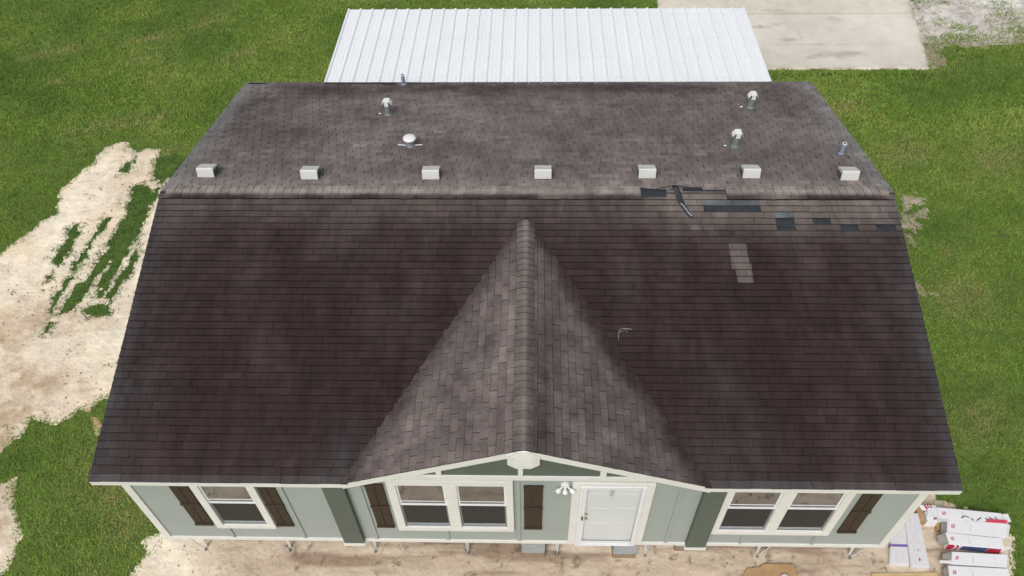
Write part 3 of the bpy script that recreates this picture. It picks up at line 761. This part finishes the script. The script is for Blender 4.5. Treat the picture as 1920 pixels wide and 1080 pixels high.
def masks(x,y):
    wx=x+.16*fb2(x,y,1.3,1)+.07*fb2(x,y,5,2); wy=y+.16*fb2(x,y,1.3,3)+.07*fb2(x,y,5,4)
    sl=pdist(wx,wy,SANDL); pd=pdist(wx,wy,PAD); s=np.maximum(sl,pd)
    for p in PAD_R: s=np.maximum(s,pdist(x+.30*fb2(x,y,2.5,5),y+.30*fb2(x,y,3.5,6),p)-.02)
    g=np.full(x.shape,-9.)
    vx=x+.06*fb2(x,y,2.6,7)+.06*fb2(x,y,9,8); vy=y+.15*fb2(x,y,2.6,9)
    for p in GREEN: g=np.maximum(g,pdist(vx,vy,p))
    g=g+.06*fb2(x*1.6,y*.7,6,10)-.005
    return s,g,pd
CONC=g2([(1228,-60),(1440,133),(1742,130),(1705,0),(1690,-60)])
CONC=[tuple(at(1215,-60))[:2],(4.0,14.75)]+[CONC[1],CONC[2],CONC[3],CONC[4]]
GRAV=[tuple(at(1690,-400))[:2]]+g2([(1640,-60),(1660,60),(1690,128),(1752,134),(1764,100),(1792,86),(1850,88),(1935,72),(2100,60),(2400,-400)])

# ------------------------------------------------------------------ ground sheets
b=MB(); b.face([(-300,-300,0),(300,-300,0),(300,300,0),(-300,300,0)])
tag(b.build('ground','soil'),kind='structure')
def cells(x0,x1,y0,y1,step,maskf,zf,cf,name,material):
    nx,ny=int((x1-x0)/step),int((y1-y0)/step)
    X,Y=np.meshgrid(np.linspace(x0,x1,nx+1),np.linspace(y0,y1,ny+1),indexing='ij')
    m=maskf(X,Y); Z=zf(X,Y,m); C=cf(X,Y,m) if cf else None
    cm=(m[:-1,:-1]>0)|(m[1:,:-1]>0)|(m[:-1,1:]>0)|(m[1:,1:]>0)
    idx=np.arange((nx+1)*(ny+1)).reshape(nx+1,ny+1); ii,jj=np.where(cm)
    q=np.stack([idx[ii,jj],idx[ii+1,jj],idx[ii+1,jj+1],idx[ii,jj+1]],1)
    used,inv=np.unique(q,return_inverse=True); q=inv.reshape(-1,4)
    co=np.stack([X.ravel(),Y.ravel(),Z.ravel()],1)[used]
    me=bpy.data.meshes.new(name); me.from_pydata(co.tolist(),[],q.tolist())
    if C is not None:
        a=me.color_attributes.new('col','FLOAT_COLOR','POINT'); c4=np.ones((len(used),4),np.float32); c4[:,:3]=C.reshape(-1,3)[used]; a.data.foreach_set('color',c4.ravel())
    me.materials.append(MT[material]); me.polygons.foreach_set('use_smooth',[True]*len(me.polygons))
    o=bpy.data.objects.new(name,me); col.objects.link(o); return tag(o,kind='structure')
def lerp3(a,b_,t): t=np.clip(t,0,1)[...,None]; return np.array(a)*(1-t)+np.array(b_)*t
def sandcol(X,Y,m):
    c=lerp3((.86,.77,.625),(.70,.58,.435),.30+.85*fb2(X,Y,.6,21))
    c=c*(1+.07*fb2(X,Y,6,22)+.06*fb2(X,Y,2.6,34)-.16*np.clip(fb2(X*1.5,Y*.6,1.6,35)-.15,0,1))[...,None]*(1-np.array((.0,.06,.16))*np.clip(fb2(X,Y,.9,36),0,1)[...,None])
    # coarse brownish earth toward the far left
    e=np.clip((-9.0-X)/1.3+.5*fb2(X,Y,1.1,29),0,1)*np.clip((6.6-Y)/1.8+.5*fb2(X,Y,1.4,30),0,1); c=c*(1-e[...,None])+lerp3((.50,.375,.25),(.78,.68,.54),.55+.8*fb2(X,Y,1.8,23)+.5*fb2(X,Y,7,37))*e[...,None]
    d=pdist(X,Y,PAD); pdm=np.clip((d+.05)/.25,0,1)*np.clip((X+6.1)/.8,0,1)
    tan=lerp3((.56,.455,.345),(.70,.60,.475),.5+.9*fb2(X*.45,Y*1.6,1.6,24))
    # darker reddish tracks running along the wall and damp specks
    tr=np.clip(fb2(X*.28,Y*2.6,2.0,25)-.22,0,1)*1.7; tan=tan*(1-np.clip(tr,0,.7)[...,None])+np.array((.27,.185,.13))*np.clip(tr,0,.7)[...,None]
    sp=np.clip(fb2(X,Y,7,26)-.55,0,1)*2.2*(Y<.9); tan=tan*(1-np.clip(sp,0,.6)[...,None])+np.array((.12,.09,.065))*np.clip(sp,0,.6)[...,None]
    c=c*(1-pdm[...,None])+tan*pdm[...,None]
    r=(X>8.6)&(Y>2); c=np.where(r[...,None],lerp3((.30,.25,.185),(.46,.39,.31),.5+.8*fb2(X,Y,3,27)),c)
    r=(X<-8.2)&(Y<3.2)&(Y>2.3)&(X>-9.0); c=np.where((r&(pdist(X,Y,PAD_R[4])>-.12))[...,None],np.array((.52,.36,.20)),c)
    r=np.clip((X+9.6)/.4,0,1)*np.clip((Y-9.3)/.5,0,1); c=c*(1-r[...,None])+lerp3((.30,.25,.19),(.42,.36,.28),.5+.8*fb2(X,Y,4,28))*r[...,None]
    return c
def sandz(X,Y,m):
    return .004+np.clip(m,0,.25)*.05+ np.clip(m/.2,0,1)*(.018*(fb2(X,Y,1.2,31)+.2)+.012*fb2(X,Y,4.5,32)+.006*fb2(X*.6,Y*3,5,33)).clip(-.006,.1)
def sm_(X,Y):
    s,g,pd=masks(X,Y); return np.minimum(s,.01-g)
cells(-15,10.5,-3.5,11.8,.04,sm_,sandz,sandcol,'sand','sand')
def grm(X,Y): return pdist(X+.3*fb2(X,Y,1.4,41),Y+.3*fb2(X,Y,1.4,42),GRAV)
def gravcol(X,Y,m):
    c=lerp3((.70,.67,.625),(.54,.50,.45),.4+.8*fb2(X,Y,1.0,44))*(1+.28*fb2(X,Y,9,45))[...,None]
    br=np.exp(-((X-12.3)/.55)**2-((Y-15.6)/1.3)**2)+np.exp(-np.clip(m,0,9)/.45)+.8*np.clip(fb2(X,Y,.8,46)-.25,0,1)
    br=np.clip(br*(.7+.6*fb2(X,Y,2.5,47)),0,.9)[...,None]
    return c*(1-br)+np.array((.34,.275,.205))*br
cells(10.8,24,14,26,.07,grm,lambda X,Y,m:.004+np.clip(m,0,.2)*.05+.02*np.clip(fb2(X,Y,5,43),0,1)*np.clip(m/.3,0,1),gravcol,'gravel','gravel')
# concrete drive, two pours with a joint between them
yj=at(1600,28).y
xr=lambda y: CONC[3][0]+(CONC[4][0]-CONC[3][0])*(y-CONC[3][1])/(CONC[4][1]-CONC[3][1])
xlf=lambda y: 4.05+(y-14.7)*.06
PADC=[(xlf(14.7),CONC[3][1]+.0),CONC[3],(xr(26),26),(xlf(26),26)]
def cm_(X,Y):
    return pdist(X+.05*fb2(X,Y,3,71)*(X>11),Y+.03*fb2(X,Y,3,72),PADC)
def ccol(X,Y,m):
    c=lerp3((.76,.745,.70),(.62,.60,.555),.4+.7*fb2(X,Y,.45,73))
    c=c*(1+.05*fb2(X,Y,4,74))[...,None]
    up=(Y>yj)[...,None]; c=np.where(up,c*np.array((.97,.95,.90)),c)*np.array((1.02,1.0,.95))
    st=np.clip(fb2(X*.6,Y*1.5,1.3,75)-.35,0,1)*np.exp(-((X-8.6)/2.2)**2)*1.3; st=np.clip(st,0,.45)[...,None]; c=c*(1-st)+np.array((.30,.27,.24))*st
    for (px,py,rx,ry,k) in ((1480,78,.25,.10,.55),(1540,86,1.1,.035,.35),(1535,100,.35,.35,.22),(1415,18,.06,.04,.8),(1425,51,.06,.04,.6),(1500,70,.06,.3,.3),(1640,118,.5,.2,-.0)):
        q=at(px,py); w_=np.clip(k*np.exp(-((X-q.x)/rx)**2-((Y-q.y)/ry)**2)*(.8+.8*fb2(X,Y,5,76)),0,.8)[...,None]; c=c*(1-w_)+np.array((.20,.17,.15))*w_
    j=np.exp(-((Y-yj)/.035)**2)*.22; c=c*(1-j[...,None])
    e=np.exp(-np.clip(m,0,9)/.10)*np.clip(.5+.8*fb2(X,Y,2.5,77),0,.8); e=e[...,None]
    return c*(1-e)+np.array((.40,.33,.24))*e
cells(3.6,13.4,14,26,.05,cm_,lambda X,Y,m:-.01+.06*np.clip(m/.05+.5,0,1)+.002*fb2(X,Y,2,78),ccol,'driveway','concrete')

# ------------------------------------------------------------------ turf: one mesh of blades
def scatter(n, region, seed):
    r=np.random.default_rng(seed); x0,x1,y0,y1=region
    return r.uniform(x0,x1,n), r.uniform(y0,y1,n), r
bx=[];by=[]
for reg,den in (((-14,-5.8,-2.5,10),1600),((-21,-14,-2.5,10),700),((-21,-4.0,10,15),1400),((-24,17,15,23),1000),((5.5,12.5,-2.5,10),1600),((12.5,18,-2.5,15),1200),((4.2,12.5,9.9,15),1500)):
    n=int((reg[1]-reg[0])*(reg[3]-reg[2])*den); X,Y,_=scatter(n,reg,len(bx)+50); bx.append(X); by.append(Y)
X=np.concatenate(bx); Y=np.concatenate(by); r=np.random.default_rng(5)
# keep only what the surroundings of the view can show
inside=(X>-6.15)&(X<6.15)&(Y>.3)&(Y<9.9)
s,g,pd=masks(X,Y); gm=grm(X,Y)
cn=pdist(X,Y,[(xlf(14.7)-.0,CONC[3][1]+.01),CONC[3],(xr(26),26),(xlf(26),26)])
u=r.random(len(X))
keep=~inside
p=np.where(s<.04,1.,np.clip(.55-s*2.4,0,.5)*np.clip(.5+1.6*fb2(X,Y,3.5,51),0,1))
p=np.where(g>-.03,np.clip(.75+g*10,0,1),p)
p=np.where((X>8.6)&(Y>2)&(s>.04),np.maximum(p,.42*(fb2(X,Y,5,56)>-.15)),p)
p=np.where((g>-.30)&(s>0)&(g<=-.03),np.maximum(p,np.clip(.45+g*1.6,0,.45)*np.clip(1.8*fb2(X,Y,5,52),0,1)),p)
p=np.where((s>0.)&(fb2(X,Y,2.2,55)>.78),np.maximum(p,.22),p)
gp=np.where(gm<-.1,1,np.clip(.75-gm*.75,0.0,1)*(.35+.9*np.clip(fb2(X,Y,2.2,53)+.2,0,1))+.6*np.clip(fb2(X,Y,1.3,54)-.22,0,1)*3*np.clip(1.6-gm*.55,0,1))
for (px,py,rx,ry,k) in ((1805,72,.9,.28,1),(1790,52,.25,.2,1),(1765,6,.25,.15,.9),(1780,100,.6,.5,.8),(1850,95,1.2,.35,.9),(1900,62,.7,.6,.55),(1885,25,.4,.8,.4),(1820,55,.2,.15,.7),(1750,115,.3,.3,.5)):
    q=at(px,py); gp=np.maximum(gp,k*np.clip(1.3*np.exp(-((X-q.x)/rx)**2-((Y-q.y)/ry)**2)+.35*fb2(X,Y,2.5,57)-.05,0,1))
p=np.minimum(p,gp); p=np.where(cn>-.0,0,p)
p=np.where((cn>-.30)&(Y<15),np.minimum(1,p*1.),p)
keep&=(u<p)
X,Y,s,g,gm,cn=[a[keep] for a in (X,Y,s,g,gm,cn)]; n=len(X); print('blades',n)
# colour field: mowing bands running up-left, worn yellow spots, clover-dark clumps
band=fb2(X*.55+Y*.25,Y*.8-X*.30,.8,61); tone=fb2(X,Y,.35,62); cl=fb2(X,Y,2.6,63)
dark=np.array((.118,.215,.036)); midc=np.array((.192,.308,.052)); yel=np.array((.295,.375,.085)); dead=np.array((.36,.33,.13))
t=np.clip(.46+.42*band+.32*tone+.14*cl,0,1)[:,None]
C=np.where(t<.5,dark+(midc-dark)*t*2,midc+(yel-midc)*(t*2-1))
DEAD=[((100,97),(.95,.22)),((288,70),(.75,.25)),((385,44),(.7,.25)),((455,102),(.5,.2)),((290,222),(1.0,.16)),((195,235),(.8,.14)),((110,153),(.3,.12)),((205,900),(.6,.9)),((235,980),(.35,.45)),((1690,290),(.8,.5)),((1870,300),(.8,.5)),((1800,560),(.7,.6)),((1830,790),(.7,.45)),((1560,125),(.5,.2)),((1580,200),(.6,.3)),((320,290),(.35,.4)),((300,880),(.3,.9))]
dd=np.zeros(n)
for (px,py),(rx,ry) in DEAD:
    c=at(px,py); ca,sa=math.cos(.45),math.sin(.45); dx=(X-c.x); dy=(Y-c.y)
    a=(dx*ca+dy*sa)/rx; b_=(-dx*sa+dy*ca)/ry; dd=np.maximum(dd,np.exp(-(a*a+b_*b_))*(.95+.5*cl))
dd=np.maximum(dd,.35*np.clip(fb2(X,Y,.9,64)-.6,0,1)*2)
dd=np.maximum(dd,.5*np.exp(-np.abs(gm)/.35)*(fb2(X,Y,1.2,65)>-.1))
dd=np.clip(dd,0,.85)*(r.random(n)*.7+.5)
dd=np.clip(dd,0,1)[:,None]; C=C*(1-dd)+dead*dd
inS=(((s>0)|(g>-.1))&(g>-.3))[:,None]; C=np.where(inS,np.array((.088,.180,.042)),C)
C=C*(1+r.normal(0,.11,n).clip(-.45,.5))[:,None]*(1+.10*r.normal(0,1,(n,3))*np.array((1,.5,1)))
C=C.clip(.008,.6)
C=C*(1+.13*fb2(X,Y,5.5,66)+.11*fb2(X,Y,14,67))[:,None]
L=np.where(s>-.25,.055,.062)*(.6+.8*r.random(n))*(1+.35*fb2(X,Y,6,68)); wd=(.006+.005*r.random(n))*np.where(Y>12,1.5,1)
L=np.where((cn>-.35)&(Y<15),L*1.9,L)
th=r.random(n)*2*PI; lean=r.random(n)*1.0+.35
dxy=np.stack([np.cos(th),np.sin(th)],1); sd_=np.stack([-np.sin(th),np.cos(th)],1)
base=np.stack([X,Y],1); z0=np.where((s>0)&(g<.0),sandz(X,Y,s)-.002,np.where(gm>0,.022,.001))
v=np.zeros((n,3,3),np.float32)
v[:,0,:2]=base-sd_*wd[:,None]; v[:,1,:2]=base+sd_*wd[:,None]; v[:,0,2]=v[:,1,2]=z0
v[:,2,:2]=base+dxy*(L*np.sin(lean))[:,None]; v[:,2,2]=z0+L*np.cos(lean)
me=bpy.data.meshes.new('lawn_grass'); me.vertices.add(n*3); me.vertices.foreach_set('co',v.ravel())
me.loops.add(n*3); me.loops.foreach_set('vertex_index',np.arange(n*3,dtype=np.int32))
me.polygons.add(n); me.polygons.foreach_set('loop_start',np.arange(0,n*3,3,dtype=np.int32)); me.update(calc_edges=True)
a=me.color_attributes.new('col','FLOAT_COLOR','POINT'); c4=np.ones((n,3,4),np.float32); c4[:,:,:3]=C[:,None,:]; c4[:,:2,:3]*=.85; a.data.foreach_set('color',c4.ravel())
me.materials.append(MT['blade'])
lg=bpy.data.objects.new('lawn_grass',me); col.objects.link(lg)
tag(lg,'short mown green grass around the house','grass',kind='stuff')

# loose clods and pebbles on the bare earth: too many to count, one mesh
pr=np.random.default_rng(77); pb=MB()
PX=np.concatenate([pr.uniform(-6.8,7.4,900),pr.uniform(-13,-7,900)]); PY=np.concatenate([pr.uniform(-1.2,.75,900),pr.uniform(1.5,11,900)])
ps,pg,_=masks(PX,PY)
for x,y,s_,g_ in zip(PX,PY,ps,pg):
    if s_<.15 or g_>-.1 or mn.noise(Vector((x*.9,y*1.7,3)))<.02: continue
    q=.008+.022*random.random()**3; z=.004+.012+float(sandz(np.array([x]),np.array([y]),np.array([s_]))[0])
    n=5; a0=random.random()*6; top=(x+random.uniform(-.3,.3)*q,y,z+q*.7)
    ring=[(x+q*math.cos(a0+k*2*PI/n)*random.uniform(.7,1.2),y+q*math.sin(a0+k*2*PI/n)*random.uniform(.6,1.1),z-.014) for k in range(n)]
    for k in range(n): pb.face([ring[k],ring[(k+1)%n],top])
tag(pb.build('pebbles','mud'),'small clods and pebbles strewn over the bare sandy earth','pebbles',kind='stuff')

# ------------------------------------------------------------------ cartons stacked at the right corner
def P2v(P): return Vector((P[0],P[1],P[2]))
def carton(quad, z, h, label, logo=True, flaps=(), print_side=False, tilt=0., scribble=False, grey=True):
    c=[at(*q,z) for q in quad]               # top corners: far-left, far-right, near-right, near-left
    cen=sum(c,Vector())/4; o=empty('carton',(cen.x,cen.y,z-h)); tag(o,label,'carton','white cartons beside the house corner')
    L=[Vector((p.x-cen.x,p.y-cen.y,h)) for p in c]
    Z=Vector((0,0,1))
    fl,fr,nr_,nl=L; b=MB(); B=[p-Z*(h-.002) for p in L]
    b.hexa([B[3],B[2],B[1],B[0],L[3],L[2],L[1],L[0]]); b.build('carton_body','carton',o,bevel=.006)
    def P(u,v,k=.0025):                      # u left->right, v near->far on the lid
        return (nl*(1-u)+nr_*u)*(1-v)+(fl*(1-u)+fr*u)*v+Z*k
    if logo:                                 # small red bracketed mark near the left end
        m=MB(); u0,u1,v0,v1=.075,.125,.36,.66; t=.012
        def q(a,b2,c_,d): m.face([P(a,c_),P(b2,c_),P(b2,d),P(a,d)])
        q(u0,u0+t,v0,v1); q(u1-t,u1,v0,v1); q(u0+t,u0+2.0*t,v0,v0+.08); q(u1-2*t,u1-t,v1-.08,v1); q(u0+1.3*t,u1-1.3*t,.48,.54)
        m.build('red_mark','red',o)
    if grey:
        m=MB()
        for k in range(6):
            v0=.2+k*.1; du=.006*math.sin(k*2.1)
            m.face([P(.375+du,v0),P(.40+du,v0),P(.405-du,v0+.06),P(.385-du,v0+.06)])
        m.build('faint_writing','greyink',o)
    if scribble:                             # marker scrawl
        m=MB()
        for pts in ([(.36,.20),(.38,.34),(.41,.42),(.45,.40),(.47,.30)],[(.50,.26),(.54,.10)],[(.58,.10),(.66,.42)],[(.72,.40),(.80,.08)],[(.78,.52),(.84,.30),(.84,.12),(.80,.06)],[(.875,.62),(.91,.08)]):
            for (a0,b0),(a1,b1) in zip(pts[:-1],pts[1:]):
                p,q_=P(a0,b0,.003),P(a1,b1,.003); dd_=(q_-p).normalized(); s_=Vector((-dd_.y,dd_.x,0))*.009
                m.face([p-s_,q_-s_,q_+s_,p+s_])
        m.build('marker_writing','ink',o)
    if print_side:                           # printed long side: red chevrons, blue band
        S_=lambda u,w:(nl*(1-u)+nr_*u)-Z*(h*w)+Vector((0,-.003,0))
        m=MB(); m.face([S_(.01,.95),S_(.10,.95),S_(.14,.5),S_(.10,.05),S_(.0,.05)]); m.face([S_(.14,.95),S_(.18,.95),S_(.22,.5),S_(.18,.05),S_(.14,.05),S_(.18,.5)])
        m.build('red_print','red',o)
        m=MB(); m.face([S_(.70,.95),S_(.97,.95),S_(.93,.05),S_(.72,.05)]); m.build('red_print','red',o)
        m=MB(); m.face([S_(.24,.80),S_(.69,.92),S_(.71,.05),S_(.26,.15)]); m.build('blue_print','blue',o)
    for (edge,u0,u1,ln,ang_,mt) in flaps:    # flaps hinged on the ends or sides
        if edge=='L': a_,b2=nl.lerp(fl,u0),nl.lerp(fl,u1); out=(nl-nr_).normalized()
        elif edge=='R': a_,b2=nr_.lerp(fr,u0),nr_.lerp(fr,u1); out=(nr_-nl).normalized()
        elif edge=='F': a_,b2=fl.lerp(fr,u0),fl.lerp(fr,u1); out=(fl-nl).normalized()
        else: a_,b2=nl.lerp(nr_,u0),nl.lerp(nr_,u1); out=(nl-fl).normalized()
        dv=(out*math.cos(ang_)+Z*math.sin(ang_))*ln; nn=dv.cross(b2-a_).normalized()*.003
        m=MB(); k=.9; c2,d2=b2+dv-(b2-a_)*.06,a_+dv+(b2-a_)*.06
        m.hexa([a_-nn,b2-nn,c2-nn,d2-nn,a_+nn,b2+nn,c2+nn,d2+nn]); m.build('flap',mt,o)
    return o
HZ=.26
carton([(1758,951),(1877,962),(1886,983),(1757,972)],HZ,.22,'white carton with black marker scrawl, farthest of the row from the camera',flaps=(('L',.1,.98,.17,-.15,'carton'),('L',.0,.75,.20,-1.25,'liner'),('R',.1,.9,.10,.6,'carton'),('N',.0,.18,.06,.3,'carton')),scribble=True)
carton([(1776,974),(1892,982),(1886,1009),(1775,998)],HZ,.22,'white carton between the marker-scrawled one and the one with the red and blue side',flaps=(('L',.05,.95,.12,-1.0,'liner'),('R',.0,.95,.035,-.4,'carton'),('F',.62,.98,.06,.7,'red')))
carton([(1772,998),(1877,1009),(1886,1030),(1779,1020)],HZ+.02,.22,'white carton whose long side is printed red and blue, third from the top',flaps=(('L',.0,.95,.16,-.9,'liner'),('R',.0,.2,.10,.1,'carton')),print_side=True)
carton([(1785,1034),(1890,1040),(1888,1064),(1783,1057)],HZ-.02,.22,'white carton with open grey left end, just below the red and blue printed one',flaps=(('L',.1,.95,.15,-.5,'liner'),('L',.0,.25,.19,-.05,'carton')))
carton([(1777,1060),(1890,1066),(1898,1092),(1780,1086)],HZ,.22,'white carton at the bottom edge, nearest of the row to the camera',flaps=(('L',.05,.95,.10,-1.1,'liner'),))
# torn open carton end between the cartons and the house corner
c=at(1744,968,.15)
o=empty('cardboard_scrap',(c.x,c.y,0)); tag(o,'torn open carton end with red stripe and brown inside, beside the house corner','cardboard')
MB().hexa([(-.11,-.13,.02),(.09,-.15,.02),(.10,.05,.02),(-.10,.07,.02),(-.09,-.11,.18),(.08,-.13,.17),(.09,.06,.19),(-.09,.08,.19)]).build('box_end','carton',o,bevel=.004)
MB().hexa([(-.20,-.05,.01),(-.115,-.12,.01),(-.105,.10,.01),(-.19,.22,.01),(-.20,-.05,.10),(-.115,-.12,.12),(-.105,.10,.16),(-.19,.22,.14)]).build('inner_flap','kraft',o)
MB().hexa([(-.13,.09,.19),(.12,.07,.21),(.13,.17,.23),(-.18,.20,.20),(-.13,.09,.194),(.12,.07,.214),(.13,.17,.234),(-.18,.20,.204)]).build('top_flap','carton',o)
m=MB()
for u in (-.05,.0,.05): m.hexa([(u,.10,.200),(u+.025,.10,.202),(u-.01,.18,.216),(u-.035,.18,.214),(u,.10,.218),(u+.025,.10,.220),(u-.01,.18,.226),(u-.035,.18,.224)])
m.build('red_stripe','red',o)
c=at(1757,985,.05); o=MB().hexa([(-.06,-.12,0),(.08,-.10,0),(.10,.08,0),(-.04,.12,0),(-.05,-.11,.09),(.08,-.09,.05),(.09,.07,.08),(-.03,.11,.11)]).build('brown_cardboard','kraft'); o.location=(c.x,c.y,.012)
tag(o,'small folded brown cardboard piece at the left ends of the white cartons','cardboard')

# two wrapped bundles lying side by side
def bundle(quad,z,label,strap=None,marks=None):
    c=[at(*q,z) for q in quad]; cen=sum(c,Vector())/4; o=empty('wrapped_bundle',(cen.x,cen.y,.01)); tag(o,label,'bundle','wrapped bundles beside the cartons')
    L=[Vector((p.x-cen.x,p.y-cen.y,z-.01)) for p in c]; B=[Vector((p.x,p.y,0)) for p in L]
    MB().hexa([B[3],B[2],B[1],B[0],L[3],L[2],L[1],L[0]]).build('bundle_body','wrap',o,bevel=.012)
    P=lambda u,v,k=.0035:(L[3]*(1-u)+L[2]*u)*(1-v)+(L[0]*(1-u)+L[1]*u)*v+Vector((0,0,k))
    m=MB()
    for u in ((.42,) if strap else (.34,.66)): m.face([P(u,.02),P(u+.012,.02),P(u+.012,.98),P(u,.98)])
    m.build('plank_joint','greyink',o)
    if strap:
        m=MB(); m.face([P(0,strap),P(1,strap),P(1,strap+.045),P(0,strap+.045)]); 
        m.face([P(0,strap),P(0,strap+.045),P(0,strap+.045)-Vector((.004,0,.09)),P(0,strap)-Vector((.004,0,.09))]); m.build('strap','purple',o)
    if marks:
        m=MB(); m.face([P(.46,.10),P(.60,.12),P(.50,.17)]); m.build('red_triangle','red',o)
        m=MB()
        for (u0,v0,u1,v1) in ((.42,.30,.52,.28),(.52,.28,.60,.33),(.50,.26,.55,.31)):
            p,q_=P(u0,v0),P(u1,v1); m.face([p,q_,q_+Vector((0,.008,0)),p+Vector((0,.008,0))])
        m.build('scribble','ink',o)
bundle([(1672,955),(1693,950),(1706,1060),(1668,1056)],.13,'narrow white wrapped bundle with a purple strap beside the house corner',strap=.30)
bundle([(1694,960),(1722,962),(1744,1064),(1708,1062)],.12,'wide white wrapped bundle with a small red triangle, no strap',marks=True)
# cardboard sheet, paper, plank at the bottom edge
Q=[at(*p,.10) for p in ((1384,1100),(1392,1080),(1402,1065),(1425,1062),(1434,1056),(1488,1057),(1497,1080),(1500,1100))]
b=MB(); cq=sum(Q,Vector())/len(Q)
b.prism([(p.x-cq.x,p.y-cq.y) for p in Q],lambda p:.0,lambda p:.05+.006*math.sin(p[0]*9)); o=b.build('cardboard_sheet','kraft'); o.location=(cq.x,cq.y,.03)
tag(o,'bent brown cardboard sheet lying on the dirt in front of the right windows','cardboard')
m=MB(); pts=[at(*p,.10)-cq for p in ((1424,1062),(1430,1070),(1436,1077),(1438,1085))]
for p,q_ in zip(pts[:-1],pts[1:]): m.face([(p.x-.006,p.y,.060),(q_.x-.006,q_.y,.060),(q_.x+.006,q_.y,.0605),(p.x+.006,p.y,.0605)])
k=m.build('crease','liner',o)
c=at(1473,1082,.15); b=MB().tube([(0,0,0),(0,0,.03),(0,0,.06),(0,0,.075)],[.07,.085,.06,.02],9); o=b.build('crumpled_paper','paper',smooth=True); o.location=(c.x,c.y,.085)
tag(o,'crumpled white paper ball on the brown cardboard sheet','paper')
Q=[at(*p,.06) for p in ((1634,1075),(1756,1073),(1762,1100),(1630,1104))]; cq=sum(Q,Vector())/4
b=MB(); 
for k in range(3):
    f0,f1=k/3+.01,(k+1)/3-.01; g=lambda f:[Q[0].lerp(Q[3],f)-cq,Q[1].lerp(Q[2],f)-cq]
    a0,a1=g(f0),g(f1); b.prism([(a0[0].x,a0[0].y),(a0[1].x,a0[1].y),(a1[1].x,a1[1].y),(a1[0].x,a1[0].y)],0,.05)
o=b.build('pine_pallet','pine'); o.location=(cq.x,cq.y,.012); tag(o,'pale pine boards at the bottom edge left of the white cartons','boards')
